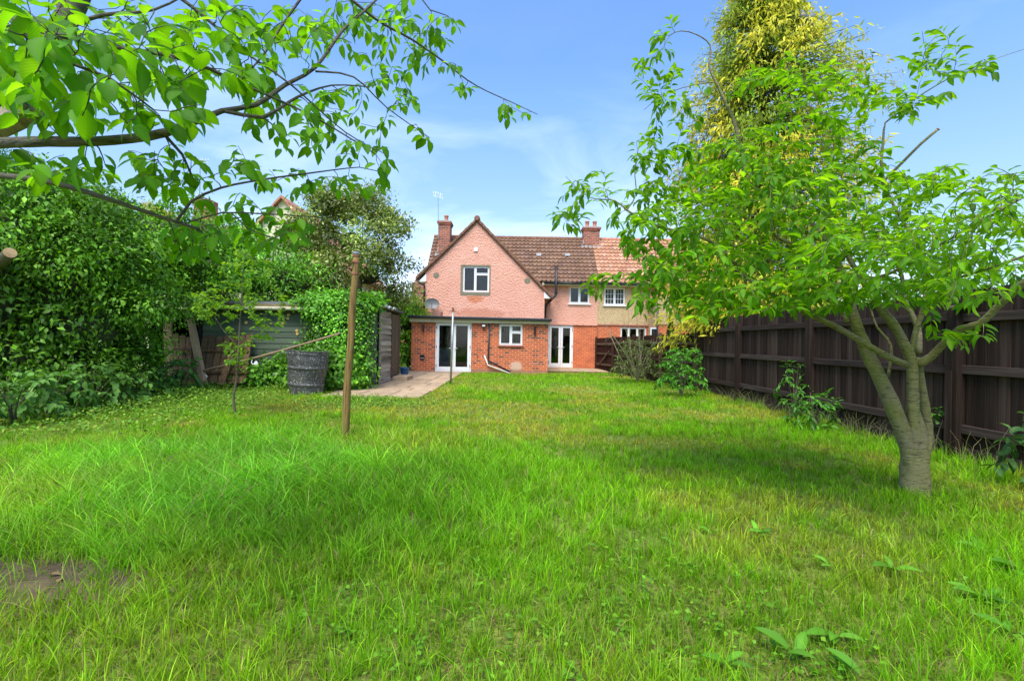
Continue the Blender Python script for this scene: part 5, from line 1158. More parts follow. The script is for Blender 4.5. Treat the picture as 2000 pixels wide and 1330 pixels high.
# ivy-clad hedge on the left
hg = thing('hedge', 'tall dense ivy and laurel hedge filling the left side', 'hedge', (-9.5, 9.5, 0))
hb = [PB(-60, 600, 8.0, 150, 210, 1.1), PB(-20, 470, 8.4, 150, 110, 1.1), PB(90, 560, 8.9, 140, 150, 1.0), PB(80, 440, 9.4, 110, 80, 1.0), PB(190, 520, 9.8, 120, 120, 1.0), PB(150, 650, 9.0, 110, 95, .8), PB(40, 690, 8.3, 100, 80, .7), PB(240, 460, 10.6, 90, 75, 1.0), PB(258, 580, 10.6, 75, 95, .8), PB(240, 660, 10.4, 58, 70, .7),
      PB(330, 480, 11.8, 90, 75, 1.0), PB(362, 535, 12.3, 58, 55, .6), PB(20, 380, 9.5, 80, 60, .9), PB(-150, 450, 8.2, 130, 200, 1.1), PB(215, 700, 10.3, 65, 40, .6), PB(120, 720, 8.9, 90, 40, .6)]
core(hb, 'inner_hull', hg, .62)
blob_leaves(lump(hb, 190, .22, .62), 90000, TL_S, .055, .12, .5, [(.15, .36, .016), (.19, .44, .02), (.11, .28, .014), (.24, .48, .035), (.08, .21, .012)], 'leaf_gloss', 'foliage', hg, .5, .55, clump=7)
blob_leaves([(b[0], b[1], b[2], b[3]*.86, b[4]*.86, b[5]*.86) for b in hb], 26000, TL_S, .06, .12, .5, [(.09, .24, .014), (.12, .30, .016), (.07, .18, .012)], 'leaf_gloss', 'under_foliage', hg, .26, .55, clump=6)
# feathery conifer at the hedge's top left
cf = thing('conifer', 'feathery green conifer rising above the hedge at the left edge', 'tree', (-9.6, 9.6, 0))
cb = [PB(20, 375, 9.2, 90, 55, .8), PB(-60, 350, 9.2, 90, 80, .8)]
blob_leaves(cb, 2600, TF, .22, .38, .5, [(.045, .17, .02), (.06, .21, .03)], 'leaf_dull', 'foliage', cf, .5, .1)
MB().tube([P(-20, 800, 9.6), P(-20, 600, 9.6), P(-20, 380, 9.4)], [.14, .1, .04], 8).build('trunk', 'bark', cf)
# bright laurel mass behind the green shed
lb = thing('laurel_bush', 'bright yellow-green laurel bush behind the green shed roof', 'bush', (-7, 15, 0))
bl = [PB(420, 520, 14.5, 70, 65, 1.0), PB(500, 540, 15, 75, 60, 1.0), PB(560, 550, 15, 60, 50, 1.0), PB(460, 490, 14.8, 50, 40, .8), PB(390, 500, 14.3, 50, 50, .8)]
core(bl, 'inner_hull', lb, .6)
blob_leaves(lump(bl, 90, .25, .5), 26000, TL_S, .08, .16, .42, [(.09, .25, .015), (.13, .32, .02), (.06, .18, .015), (.17, .36, .03)], 'leaf_gloss', 'foliage', lb, .4, .5, clump=7)
yb_ = thing('shrub', 'golden yellow shrub peeping over the left hedge', 'shrub', P(315, 440, 13.5)-Vector((0, 0, 4)))
blob_leaves([PB(318, 430, 13.5, 26, 16, .5), PB(300, 415, 13.5, 14, 12, .4)], 700, TF, .15, .28, .5, [(.42, .40, .05), (.5, .44, .06)], 'leaf_dull', 'foliage', yb_, .6, -.2)
q = P(315, 440, 13.5); MB().tube([(q.x, q.y, 0), q], [.05, .02], 6).build('stem', 'bark', yb_)
# holly tree
hl = thing('holly_tree', 'rounded grey-green holly tree behind the sheds', 'tree', (-5.6, 17.5, 0))
bl = [PB(690, 480, 17.5, 85, 85, 1.7), PB(640, 450, 17.5, 60, 60, 1.3), PB(720, 540, 17.3, 70, 55, 1.3), PB(650, 560, 17, 80, 50, 1.2), PB(700, 410, 17.6, 55, 40, 1.0), PB(660, 395, 17.6, 40, 28, .8), PB(760, 515, 17.4, 40, 40, .8), PB(605, 510, 17.2, 45, 60, 1.0), PB(765, 565, 17.3, 35, 30, .7), PB(760, 440, 17.5, 28, 16, .5)]
core(bl, 'inner_hull', hl, .3)
blob_leaves(lump(bl, 150, .22, .5), 40000, TL_S, .07, .13, .55, [(.13, .18, .035), (.18, .235, .05), (.085, .13, .025), (.36, .38, .15), (.10, .15, .02)], 'leaf_gloss', 'foliage', hl, .6, .15, clump=6)
mb = MB().tube([(-5.6, 17.5, 0), (-5.6, 17.5, 2.2), (-5.5, 17.5, 4.5)], [.16, .13, .06], 10)
for k in range(26):
    b = bl[k % len(bl)]; a = np.array([b[0], b[1], b[2]]); u = rdir(1)[0]; u[2] = abs(u[2])*.7; e = a+u*np.array(b[3:])*1.12
    mb.tube([a, (a+e)/2+rng.normal(0, .08, 3), e], [.03, .015, .005], 5)
mb.build('trunk', 'bark', hl)
# cream flowering elder between shed and house
el = thing('elder_bush', 'elder bush with cream flower heads between the weathered shed and the house', 'bush', (-4.6, 21.5, 0))
bl = [PB(795, 640, 21.5, 35, 45, .9), PB(806, 605, 21.8, 24, 26, .7), PB(800, 690, 21.2, 28, 40, .8), PB(770, 610, 21.5, 30, 30, .8)]
core(bl, 'inner_hull', el, .6)
blob_leaves(lump(bl, 40, .2, .4), 9000, TL_S, .08, .16, .5, [(.10, .22, .02), (.13, .27, .03), (.07, .17, .02)], 'leaf', 'foliage', el, .4, .5, clump=6)
blob_leaves(bl[:2]+bl[3:], 520, TL_S, .05, .08, 1.0, [(.66, .66, .42), (.6, .62, .36)], 'leaf_dull', 'flower_heads', el, .06, -.6, clump=12)
mb = MB().tube([(-4.6, 21.5, 0), (-4.6, 21.5, 1.8)], [.08, .04], 6); mb.build('stem', 'bark', el)
# ivy over the shed
iv = thing('ivy', 'ivy smothering the right end of the green shed', 'ivy', (-4.6, 12.6, 0))
bl = [PB(665, 640, 12.6, 48, 70, .35), PB(640, 600, 12.7, 40, 28, .5), PB(690, 600, 12.8, 32, 28, .5), PB(700, 660, 12.7, 22, 75, .25), PB(660, 720, 12.3, 40, 45, .35), PB(630, 660, 12.6, 26, 40, .25), PB(610, 590, 12.8, 30, 14, .4), PB(700, 730, 12.5, 18, 35, .3), PB(580, 720, 12.5, 60, 26, .3), PB(510, 732, 12.5, 50, 20, .3), PB(605, 690, 11.6, 40, 14, .3), PB(720, 590, 13, 14, 10, .4)]
blob_leaves(bl, 22000, TL_S, .06, .12, .8, [(.08, .22, .014), (.11, .28, .018), (.06, .165, .013), (.15, .34, .028)], 'leaf_gloss', 'foliage', iv, .5, .9, clump=6)
mb = MB()
for k in range(14):
    x = rng.uniform(-5.2, -3.9); mb.tube([(x, 12.74, 0), (x+rng.normal(0, .1), 12.74, 1.0), (x+rng.normal(0, .2), 12.72, 2.1)], [.012, .009, .004], 5)
mb.build('stems', 'bark', iv)
# golden conifer in the next garden
gc = thing('conifer', 'towering golden cypress with yellow tips behind the right fence', 'tree', (7.3, 14.2, 0))
gx, gy = 7.25, 14.2
MB().tube([(gx, gy, 0), (gx, gy, 6), (gx, gy, 12.5)], [.24, .16, .03], 10).build('trunk', 'bark', gc)
zs = [1.2, 2.2, 3.2, 5, 7, 9, 10.4, 11.4, 12.6, 13.6]; rs = [2.4, 3.0, 3.0, 3.0, 2.9, 2.35, 1.65, 1.1, .8, .2]
nbr = 1300; zb = rng.uniform(1.3, 13.3, nbr); ang_ = rng.uniform(0, 2*np.pi, nbr)
lob = .72+.62*vnoise(ang_*1.3+20, zb*.55, 1.0, 81)+.22*(vnoise(ang_*3+9, zb*1.6, 1.0, 82)-.5); Rr = np.interp(zb, zs, rs)*rng.uniform(.70, 1.06, nbr)*lob
gpat = np.clip((vnoise(ang_*2.2+5, zb*.9, 1.0, 83)*.65+vnoise(ang_*5, zb*2.2, 1.0, 84)*.35-.25)*4.0, 0, 1)
low = (zb < 3.3) & (np.cos(ang_-4.0) > .2); gpat[low] = rng.uniform(.6, 1, low.sum()); Rr[low] = np.maximum(Rr[low], rng.uniform(2.0, 2.9, low.sum()))
low2 = rng.integers(0, nbr, 170); zb[low2] = rng.uniform(1.9, 3.2, 170); ang_[low2] = rng.normal(4.0, .45, 170); Rr[low2] = rng.uniform(1.7, 2.95, 170); gpat[low2] = rng.uniform(.55, 1, 170)
mb = MB(); PS, DR, UP, LN_, CC = [], [], [], [], []
for z, a, r_, gp in zip(zb, ang_, Rr, gpat):
    o = np.array([math.cos(a), math.sin(a), 0]); rise = rng.uniform(-.25, .45); base = np.array([gx, gy, z-rise*r_*.5]); tip = np.array([gx, gy, z+rise*r_*.25-.1*r_])+o*r_
    mb.tube([base, (base+tip)/2+np.array([0, 0, .10*r_]), tip], [.022, .012, .004], 4, cap=False)
    ns = 52; sd = np.cross(o, [0, 0, 1])
    t = rng.uniform(.35, 1.03, ns); p = base+(tip-base)*t[:, None]+np.stack([np.zeros(ns), np.zeros(ns), .25*r_*t*(1-t)+rng.normal(0, .10, ns)], 1)
    off = rng.normal(0, .24, ns)*(1.2-t*.6); p = p+sd*off[:, None]
    d_ = o*rng.uniform(.2, .9, (ns, 1))+sd*off[:, None]*1.5+np.array([0, 0, 1])*rng.uniform(-1.5, .1, (ns, 1))+rng.normal(0, .3, (ns, 3))
    PS.append(p); DR.append(d_); UP.append(np.array([0, 0, 1])*.4+o*.8+rng.normal(0, .45, (ns, 3))); LN_.append(rng.uniform(.10, .24, ns))
    gold = (np.clip((t-.55)/.35+rng.normal(0, .2, ns), 0, 1)*gp)[:, None]
    CC.append(np.array([.23, .33, .022])*(1-gold)*rng.uniform(.6, 1.3, (ns, 1))+np.array([.58, .52, .03])*gold)
pr = np.array(P(1600, 52, 12.3)); mb.tube([(gx, gy, pr[2]-.3), (np.array([gx, gy, pr[2]])+pr)/2, np.array(P(1571, 48, 12.3)), pr], [.05, .035, .018, .008], 6)
for k in range(40):
    f_ = rng.uniform(.55, 1.0); PS.append((np.array([gx, gy, pr[2]-.1])*(1-f_)+(pr-np.array([0, 0, .06]))*f_+rng.normal(0, .07, (6, 3)))); DR.append(rng.normal(0, .4, (6, 3))+np.array([.3, -.3, -.9])); UP.append(np.array([0, -1, .5])+rng.normal(0, .3, (6, 3))); LN_.append(rng.uniform(.1, .2, 6)); CC.append(np.array([[.5, .45, .03]]*6))
mb.build('branches', 'bark', gc)
PS, DR, UP, LN_, CC = map(np.concatenate, (PS, DR, UP, LN_, CC))
leaves('foliage', TL_S, PS, DR, UP, LN_, LN_*.26, np.clip(CC*(1+rng.normal(0, .14, (len(CC), 1))), .01, 1), 'leaf_dull', gc)
# laurel behind the fence at the right edge
lr = thing('laurel_hedge', 'laurel hedge top showing over the tall fence at right', 'hedge', (6.6, 6.5, 0))
bl = [(6.35, 5.6, 1.75, .7, .9, .65), (6.4, 6.7, 1.7, .7, .9, .62), (6.5, 4.6, 1.8, .8, .9, .7), (6.6, 7.9, 1.6, .8, .9, .7), (6.5, 9.2, 1.5, .8, 1, .7)]
core(bl, 'inner_hull', lr, .65); blob_leaves(bl, 7000, TL_S, .08, .16, .42, [(.06, .19, .02), (.085, .24, .025), (.05, .14, .02)], 'leaf_gloss', 'foliage', lr, .35, .3)
MB().tube([(6.5, 6.5, 0), (6.5, 6.5, 1.5)], [.06, .04], 6).build('stem', 'bark', lr)
# small cone-shaped conifer over the low fence
q = P(1310, 650, 19); ct = thing('conifer', 'small dark cone-shaped conifer behind the low fence', 'tree', (q.x, 19, 0))
MB().tube([(q.x, 19, 0), (q.x, 19, 2.1)], [.05, .015], 6).build('trunk', 'bark', ct)
n = 2200; z = rng.uniform(.2, 1, n)**.8; a = rng.uniform(0, 6.28, n); r_ = (1-z)*.42*rng.uniform(.6, 1.1, n)+.03
pos = np.stack([q.x+r_*np.cos(a), 19+r_*np.sin(a), z*2.3], 1); dd_ = np.stack([np.cos(a)*.5, np.sin(a)*.5, np.ones(n)], 1)
leaves('foliage', TF, pos, dd_, np.stack([np.cos(a), np.sin(a), np.zeros(n)], 1)+rng.normal(0, .2, (n, 3)), .13, .08, pick([(.035, .085, .02), (.05, .11, .025)], n), 'leaf_dull', ct)

# ------------------------------------------------------------------ shrubs along the right fence
def shrub(name, label, base, stems, hmin, hmax, spread, nt, L0, L1, wf, cols, lm='leaf_gloss', frac=.6, gap=.05, sag=.25, arch=.05, bk='bark', lean=(0, 0), tm=TL, per=1):
    o = thing(name, label, 'shrub', base); T = Tree(); b = np.array(base)
    for k in range(stems):
        a = rng.uniform(0, 6.28); h_ = rng.uniform(hmin, hmax); s_ = spread*rng.uniform(.2, 1)
        T.limb([(*b, .012), (*(b+np.array([math.cos(a)*s_*.4+lean[0]*.4, math.sin(a)*s_*.4, h_*.55])), .008), (*(b+np.array([math.cos(a)*s_+lean[0], math.sin(a)*s_+lean[1], h_])), .003)])
    tips = []
    for k in range(nt):
        a = rng.uniform(0, 6.28); zf = rng.uniform(.15, 1); r_ = spread*1.15*math.sqrt(rng.uniform(0, 1))*(1.15-.45*zf)
        tips.append(b+np.array([math.cos(a)*r_+lean[0]*zf, math.sin(a)*r_+lean[1]*zf, hmax*zf]))
    tw = T.grow(tips, .8, arch, .06, .0015, .015); T.wood('stems', bk, o, 6)
    pos, dr, up, ln = twig_leaves(tw, min(1, frac+.2), gap, L0*1.15, L1*1.2, sag, 1.0, 2)
    if per < 1:
        k = rng.uniform(size=len(pos)) < per; pos, dr, up, ln = pos[k], dr[k], up[k], ln[k]
    leaves('foliage', tm, pos, dr, up, ln, ln*wf, pick(cols, len(pos)), lm, o); return o
GS = [(.06, .19, .015), (.085, .24, .02), (.045, .14, .014)]
s = G(1575, 822); shrub('shrub', 'young laurel with glossy leaves against the middle of the tall fence', (s.x-.1, s.y+.2, 0), 4, .8, 1.05, .28, 46, .07, .11, .36, GS)
s = G(1600, 845); shrub('shrub', 'low glossy shrub at the foot of the tall fence, right of the young laurel', (s.x, s.y+.1, 0), 6, .4, .62, .36, 60, .07, .11, .36, GS)
s = G(1330, 775); shrub('shrub', 'bright green leafy bush at the end of the low fence', (s.x, s.y, 0), 10, .9, 1.25, .55, 230, .06, .10, .42, [(.07, .24, .015), (.10, .30, .02), (.055, .18, .015)], gap=.04)
s = G(1245, 748); tw_sh = shrub('shrub', 'tangled half-bare twiggy shrub in front of the low fence', (s.x, s.y, 0), 13, .8, 1.45, .8, 420, .055, .09, .42, [(.13, .18, .045), (.18, .235, .06), (.085, .135, .03)], 'leaf_dull', .7, .05, .2, bk='twig', per=.9) if simple('twig', (.30, .26, .16), .9, var=.3) else None
o = thing('shrub', 'tall bare branches rising out of the twiggy shrub', 'shrub', (s.x+.1, s.y+.1, 0)); T = Tree()
for k, (x1, y1) in enumerate(((1240, 580), (1215, 610), (1262, 600), (1290, 640), (1185, 640), (1170, 600), (1250, 620), (1225, 570))):
    T.px([(1250+rng.uniform(-15, 15), 735, s.y+.1, .016), (1248+(x1-1248)*.45+rng.uniform(-8, 8), 690, s.y, .012), (x1, y1, s.y-.1+rng.uniform(-.3, .3), .004)])
T.grow([np.array(P(rng.uniform(1165, 1300), rng.uniform(560, 680), s.y+rng.uniform(-.5, .4))) for k in range(130)], .9, .05, .07, .002, .03); T.wood('branches', 'twig', o, 6)
s = P(1985, 820, 4.4); shrub('shrub', 'leafy sprig poking in at the right edge before the fence', (s.x+.25, 4.5, 0), 3, .55, .75, .28, 12, .08, .12, .5, [(.07, .17, .04), (.09, .2, .05)], 'leaf_dull')
s = G(1842, 905); shrub('ivy', 'small ivy sprig climbing the tall fence behind the cherry trunk', (FX-.16, s.y+.4, 0), 3, .25, .6, .10, 14, .04, .06, .9, GS)
# nettles and brambles at the hedge foot
NT = [(.10, .24, .035), (.13, .28, .045), (.08, .20, .03)]
NL = ['nettles at the left frame edge below the hedge', 'nettle clump left of the dark gap in the hedge foot', 'broad-leaved nettles below the middle of the hedge', 'nettles right of the broad-leaved clump under the hedge', 'nettle clump just left of the upright brown plank', 'large nettle clump at the foot of the leaning timber']
for (px, py, n_, h_), lb_ in zip(((25, 832, 80, .7), (95, 818, 80, .75), (175, 806, 90, .85), (235, 794, 80, .65), (290, 778, 80, .65), (350, 764, 110, .75)), NL):
    s = G(px, py); shrub('nettle', lb_, (s.x, s.y, 0), 9, h_*.6, h_, .5, n_, .07, .13, .62, NT, 'leaf_dull', .8, .06, .5)
# ------------------------------------------------------------------ grass and lawn weeds
mb = MB(); n_ = 60; ring = []
for k in range(n_):
    a = 2*math.pi*k/n_; r_ = 1+.22*math.sin(3*a+1)+.15*math.sin(5*a)+.12*math.sin(11*a+2)
    ring.append((-2.45+.85*r_*math.cos(a), 2.52+.34*r_*math.sin(a), .004))
mb.add([(-2.45, 2.52, .02)]+ring, [(0, 1+k, 1+(k+1) % n_) for k in range(n_)])
tag(mb.build('soil_patch', 'soil'), kind='structure')
def in_rect(x, y, a, b, c, d): return (x > a) & (x < b) & (y > c) & (y < d)
def blocked(x, y):
    b = in_rect(x, y, -4.25, -2.02, 10.85, 20.2) | in_rect(x, y, -9.9, -3.7, 12.7, 16.4) | in_rect(x, y, XEL-.05, XER, 19.98, 24) | in_rect(x, y, 1.5, 4.25, 21.1, 24)
    right = np.where(y < 13.8, FX-.02, FX-.02-(y-13.8)*(FX-XP)/(YR-13.8)); b |= x > right
    b |= x < np.interp(y, [0, 7, 8, 11, 13, 16], [-9, -8.6, -8.3, -9.0, -9.6, -9.8]); b |= y > 23
    return b
def grass_band(y0, y1, dens, segs, name):
    area = [(-(y1*1.13+.6)), (y1*1.13+.6)]; area[0] = max(area[0], -9.8); area[1] = min(area[1], FX)
    n = int((area[1]-area[0])*(y1-y0)*dens); TB = 9; m_ = n//TB; x = np.repeat(rng.uniform(area[0], area[1], m_), TB); y = np.repeat(rng.uniform(y0, y1, m_), TB); n = len(x); th = np.repeat(np.exp(rng.normal(0, .30, m_)), TB); tcm = np.repeat(rng.normal(1, .2, m_), TB); tyl = np.repeat(rng.uniform(size=m_), TB); az0 = rng.uniform(0, 6.28, n); rr_ = np.abs(rng.normal(0, .022, n)); x = x+np.cos(az0)*rr_; y = y+np.sin(az0)*rr_
    ok = (np.abs(x) < y*1.13+.6) & ~blocked(x, y)
    # zones
    lush = np.clip(1.3-np.hypot((x+2.6)/2.6, (y-4.6)/2.2), 0, 1)*(.5+vnoise(x, y, .9, 3))        # long grass on the left
    lush = np.clip(lush, 0, 1)
    soil = np.clip(1.3-1.5*np.hypot((x+2.45)/.8, (y-2.52)/.40)-.35+1.0*vnoise(x, y, 3.4, 5), 0, 1)+np.clip(1.2-np.hypot((x-1.1)/.35, (y-1.95)/.2), 0, .6)
    weedy = np.clip((-(x+4.6))*.8+.3*vnoise(x, y, 1, 9), 0, 1)*np.clip((y-5.6)*1.0, 0, 1)
    weedy = np.maximum(weedy, np.clip(1.2-np.hypot((x+2.9)/1.2, (y-9.9)/1.0), 0, 1))
    patch = vnoise(x, y, 1.4, 11)*.6+vnoise(x, y, 3.6, 12)*.4; dry = np.clip((vnoise(x, y, .55, 21)*.55+vnoise(x, y, 2.3, 22)*.45-.45)*4.5, 0, 1)
    dry = np.maximum(dry, np.clip(1.1-np.hypot((x-1.95)/1.0, (y-6.3)/.5), 0, .8)); dry = np.maximum(dry, .75*np.clip(1.2-np.hypot((x+.35)/.9, (y-13.5)/1.6), 0, 1)); dry = np.maximum(dry, np.clip(1.15-np.hypot((x+1.5)/1.1, (y-6.0)/.9), 0, .6))
    dry *= (1-lush*.8)*np.clip(.25+.75*(y-2.4)/2.5, .25, 1); bare = vnoise(x, y, 5.5, 31)
    keep = ok & (rng.uniform(size=n) > soil*.93) & (rng.uniform(size=n) > weedy*.3) & (rng.uniform(size=n) > (bare > .80)*.6) & (rng.uniform(size=n) < .5+.5*patch+.4*lush)
    x, y, lush, weedy, patch, dry, soil, th, tcm, tyl, az0 = [q[keep] for q in (x, y, lush, weedy, patch, dry, soil, th, tcm, tyl, az0)]; n = len(x)
    near_fence = np.clip(1-(FX-x)/.7, 0, 1)*(y < 14)
    h = (.056+.055*patch+.105*lush+.05*near_fence)*rng.uniform(.5, 1.3, n)*np.clip(th, .5, 1.9)*(1-.35*dry)*(1-.2*weedy)
    h *= np.where(y < 4.2, 1.14, 1.0)
    wd = np.clip(.0042+.0008*(y-2), .0042, .013)*rng.uniform(.7, 1.3, n)*(1+.35*lush)
    flow = vnoise(x, y, .8, 41)*6.28*1.2; az = az0+rng.normal(0, .7, n); lean = np.abs(rng.normal(.38, .28, n))+.45*lush
    az = np.where((lush > .35) & (rng.uniform(size=n) < .35), rng.normal(2.9, .9, n), az)
    o = np.stack([np.cos(az), np.sin(az), np.zeros(n)], 1); ta = rng.uniform(0, 6.28, n); sd = np.stack([np.cos(ta), np.sin(ta), np.zeros(n)], 1)
    base = np.stack([x, y, np.zeros(n)-.004], 1)
    cg = np.array([.19, .425, .009])[None]*(1-lush[:, None])+np.array([.14, .38, .016])[None]*lush[:, None]
    cg = cg*(.64+.68*patch[:, None]); cg = cg*(1-dry[:, None]*.72)+np.array([.46, .44, .05])*dry[:, None]*.72; cg = cg*(1-weedy[:, None]*.5)+np.array([.16, .31, .02])*weedy[:, None]*.5
    cg = cg*tcm[:, None]; cg = np.where((tyl < .16)[:, None], cg*np.array([1.35, 1.05, 1.0]), cg); straw = (rng.uniform(size=n) < .05+.16*dry)[:, None]; cg = np.where(straw, np.array([.36, .29, .11])*rng.uniform(.6, 1.1, (n, 1)), cg)
    cg = cg*np.where(rng.uniform(size=(n, 1)) < .16, 1.45, 1); cg = np.clip(cg*(1+rng.normal(0, .2, (n, 1))), .006, 1)  # random share of blades brightened as painted highlights
    ts = np.linspace(0, 1, segs+1); V = []; C = []
    for t in ts:
        c = base+np.array([0, 0, 1])*(h*(t-.32*lean*t*t))[:, None]+o*(h*lean*t*t)[:, None]; sh = .84+.26*t  # colour darkens toward the root, painting the shade between blades
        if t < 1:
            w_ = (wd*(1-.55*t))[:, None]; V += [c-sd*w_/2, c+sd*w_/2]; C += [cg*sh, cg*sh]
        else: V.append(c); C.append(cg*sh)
    m = 2*segs+1; V = np.stack(V, 1).reshape(-1, 3); C = np.stack(C, 1).reshape(-1, 3); f = []
    for i in range(segs-1): f += [(2*i, 2*i+1, 2*i+3), (2*i, 2*i+3, 2*i+2)]
    f.append((2*segs-2, 2*segs-1, 2*segs)); Fa = np.array(f)[None]+(np.arange(n)*m)[:, None, None]
    print(name, n, len(f)*n)
    return V, Fa.reshape(-1, 3), np.clip(C, 0, 1)
VV, FF, CCc = [], [], []; off = 0
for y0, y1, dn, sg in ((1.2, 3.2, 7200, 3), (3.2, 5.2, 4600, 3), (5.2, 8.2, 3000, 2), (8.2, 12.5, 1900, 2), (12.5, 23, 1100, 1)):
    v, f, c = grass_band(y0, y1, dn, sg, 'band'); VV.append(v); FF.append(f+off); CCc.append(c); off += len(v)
# matted thatch lying between the blades
n = 130000; yb = 1.2+(rng.uniform(size=n)**1.5)*11; xb = rng.uniform(-1, 1, n)*(yb*1.13+.6); k = ~blocked(xb, yb) & (xb > -8.5) & ((np.hypot((xb+2.45)/.9, (yb-2.52)/.38) > 1) | (rng.uniform(size=n) < .25)); xb, yb = xb[k], yb[k]; n = len(xb); a = rng.uniform(0, 6.28, n); ll = rng.uniform(.03, .08, n); ww = (.0035+.0007*yb)*rng.uniform(.7, 1.4, n)
d_ = np.stack([np.cos(a), np.sin(a), rng.uniform(-.05, .35, n)], 1); sd_ = np.stack([-np.sin(a), np.cos(a), np.zeros(n)], 1); b_ = np.stack([xb, yb, rng.uniform(.002, .02, n)], 1)
tv_ = np.stack([b_-sd_*ww[:, None]/2, b_+sd_*ww[:, None]/2, b_+d_*ll[:, None]], 1).reshape(-1, 3); tc_ = np.repeat(pick([(.30, .24, .09), (.20, .22, .04), (.13, .20, .02), (.10, .065, .03), (.16, .26, .02), (.22, .30, .03)], n, .2), 3, 0)
VV.append(tv_); FF.append(np.arange(3*n).reshape(-1, 3)+off); CCc.append(tc_); off += 3*n
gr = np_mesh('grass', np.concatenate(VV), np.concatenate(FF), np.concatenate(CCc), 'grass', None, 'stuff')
tag(gr, 'long bright green lawn grass with straw coloured patches', 'grass')
# low weeds (clover, ground elder) and leaf litter in the band before the hedge and sheds
n = 30000; x = rng.uniform(-9.2, -1.2, n); y = rng.uniform(5.5, 12.7, n)
wz = np.maximum(np.clip((-(x+4.4))*.8, 0, 1)*np.clip((y-5.6), 0, 1), np.clip(1.3-np.hypot((x+2.9)/1.5, (y-9.9)/1.3), 0, 1)); k = (rng.uniform(size=n) < wz) & ~blocked(x, y); x, y = x[k], y[k]; n = len(x)
a = rng.uniform(0, 6.28, n); hh = rng.uniform(.02, .17, n)*(.2+1.5*vnoise(x, y, 1.1, 55)**1.5)
wd_o = leaves('ground_cover', TL_S, np.stack([x, y, hh], 1), np.stack([np.cos(a), np.sin(a), rng.uniform(-.4, 1.0, n)], 1), np.array([0, 0, 1])+rng.normal(0, .7, (n, 3)), rng.uniform(.03, .075, n), rng.uniform(.012, .04, n), pick([(.14, .30, .02), (.18, .36, .03), (.09, .22, .02), (.24, .36, .04)], n, .25), 'leaf_dull')
n = 5000; yb = 1.3+(rng.uniform(size=n)**1.4)*9; xb = rng.uniform(-1, 1, n)*(yb*1.1+.4); k = ~blocked(xb, yb) & (vnoise(xb, yb, 1.6, 91) > .52) & (xb > -8); xb, yb = np.repeat(xb[k], 3), np.repeat(yb[k], 3); n = len(xb); a = rng.uniform(0, 6.28, n)
cv = leaves('clover', TL_S, np.stack([xb+rng.normal(0, .012, n), yb+rng.normal(0, .012, n), rng.uniform(.02, .06, n)], 1), np.stack([np.cos(a), np.sin(a), rng.uniform(-.2, .5, n)], 1), np.array([0, 0, 1])+rng.normal(0, .4, (n, 3)), rng.uniform(.018, .042, n), rng.uniform(.012, .026, n), pick([(.14, .33, .015), (.11, .27, .012), (.18, .38, .02)], n, .2), 'leaf_dull')
tag(cv, 'small clover and weed leaves scattered through the lawn', 'weeds')
tag(wd_o, 'low pale green weeds in front of the hedge and sheds', 'weeds')
n = 2600; x = rng.uniform(-8.5, -1.5, n); y = rng.uniform(2.2, 12.3, n); k = (vnoise(x, y, .8, 77) > .55) & ~blocked(x, y) & ((y > 6) | (np.hypot((x+2.3)/1.1, (y-2.6)/.5) < 1)); x, y = x[k], y[k]; n = len(x); a = rng.uniform(0, 6.28, n)
lo_ = leaves('leaf_litter', TL_S, np.stack([x, y, rng.uniform(.006, .03, n)], 1), np.stack([np.cos(a), np.sin(a), rng.uniform(-.1, .3, n)], 1), np.array([0, 0, 1])+rng.normal(0, .3, (n, 3)), rng.uniform(.03, .07, n), rng.uniform(.015, .035, n), pick([(.22, .11, .06), (.30, .18, .09), (.16, .08, .05)], n), 'leaf_dull')
tag(lo_, 'scattered brown fallen leaves on the weedy ground', 'fallen leaves')
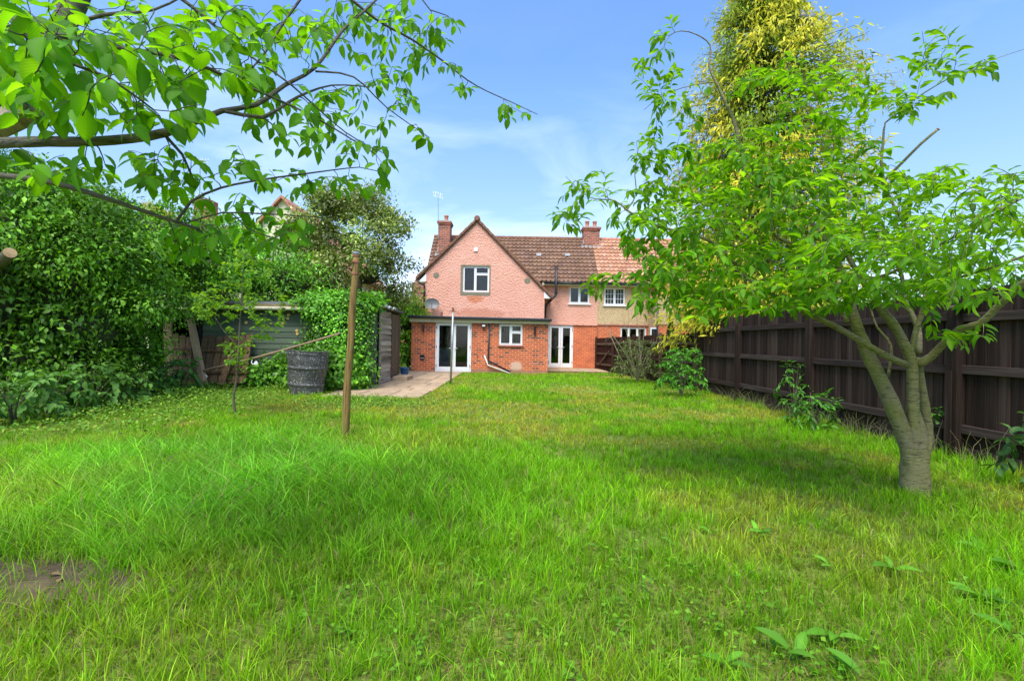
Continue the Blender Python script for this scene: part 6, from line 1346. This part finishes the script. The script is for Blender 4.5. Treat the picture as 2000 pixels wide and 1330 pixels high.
# dock plants in the lawn
DK = [(1390, 1030, .10, 3, 'single dock leaf cluster left of the pair in the right lawn'), (1485, 1035, .17, 4, 'pair of broad dock leaves in the right part of the lawn'), (1618, 1095, .12, 3, 'short dock leaf in the middle of the right lawn'), (1745, 1105, .22, 4, 'long slanting dock leaf below the cherry trunk'), (1920, 1070, .20, 4, 'dock leaf in the shade right of the cherry trunk'), (1975, 1110, .24, 5, 'large dock leaves at the right frame edge'), (1915, 1160, .20, 5, 'dock clump low in the right corner of the lawn'),
      (1640, 1235, .18, 5, 'dock clump near the bottom right of centre'), (1545, 1270, .20, 4, 'dock leaves in the lower lawn right of centre'), (1425, 1290, .14, 3, 'small dock leaves at the bottom of the lawn'), (1660, 1300, .17, 3, 'rounded dock leaves at the very bottom right'), (1320, 1055, .10, 3, 'little dock leaf in the centre right grass'), (82, 965, .17, 3, 'broad pale dock leaf in the long grass at left'), (563, 905, .17, 3, 'dock leaf beside the worn path left of the post'), (1170, 1060, .09, 2, 'tiny dock leaf in the middle of the lawn'), (1980, 1230, .18, 4, 'dock leaves at the lower right edge')]
for px, py, L_, nl, lb_ in DK:
    g0 = G(px, py+8, .03); o = thing('dock_plant', lb_, 'weed', (g0.x, g0.y, 0), 'dock weeds in the lawn')
    for k in range(nl):
        a = rng.uniform(2.2, 3.6) if k == 0 else rng.uniform(0, 6.28); dz = rng.uniform(.35, .8); b = np.array([[g0.x+rng.normal(0, .015), g0.y+rng.normal(0, .015), .03]])
        dv = np.array([[math.cos(a), math.sin(a)*.8-.1, dz]]); ll = L_*.78*(1 if k == 0 else rng.uniform(.5, .9))
        tagl = leaves('leaf', tmpl_leaf(7, .5, .30, .10), b, dv, np.array([[0, -.2, 1.]]), ll, ll*.34, pick([(.105, .28, .018), (.125, .32, .022), (.09, .25, .016)], 1), 'leaf_dull', o, None)
# tall seeding grass stems and weeds by the fence
n = 260; y = rng.uniform(3.6, 11.5, n); x = FX-.12-np.abs(rng.normal(0, .16, n)); mb = MB(); cols_ = []
for k in range(n):
    h_ = rng.uniform(.15, .42)*(1.25 if y[k] < 5.3 else 1); a = rng.uniform(0, 6.28); l_ = rng.uniform(.05, .25)
    c = (.26, .30, .09) if rng.uniform() < .6 else (.36, .32, .16); nv = len(mb.v)
    mb.tube([(x[k], y[k], 0), (x[k]+math.cos(a)*l_*.35, y[k]+math.sin(a)*l_*.35, h_*.65), (x[k]+math.cos(a)*l_, y[k]+math.sin(a)*l_, h_*.95)], [.0022, .0018, .0010], 3, cap=False)
    cols_ += [(*c, 1)]*(len(mb.v)-nv)
ts_ = mb.build('grass_stems', 'grass', None, cols=cols_); tag(ts_, 'thin seeding grass stems along the foot of the tall fence', 'grass', kind='stuff')
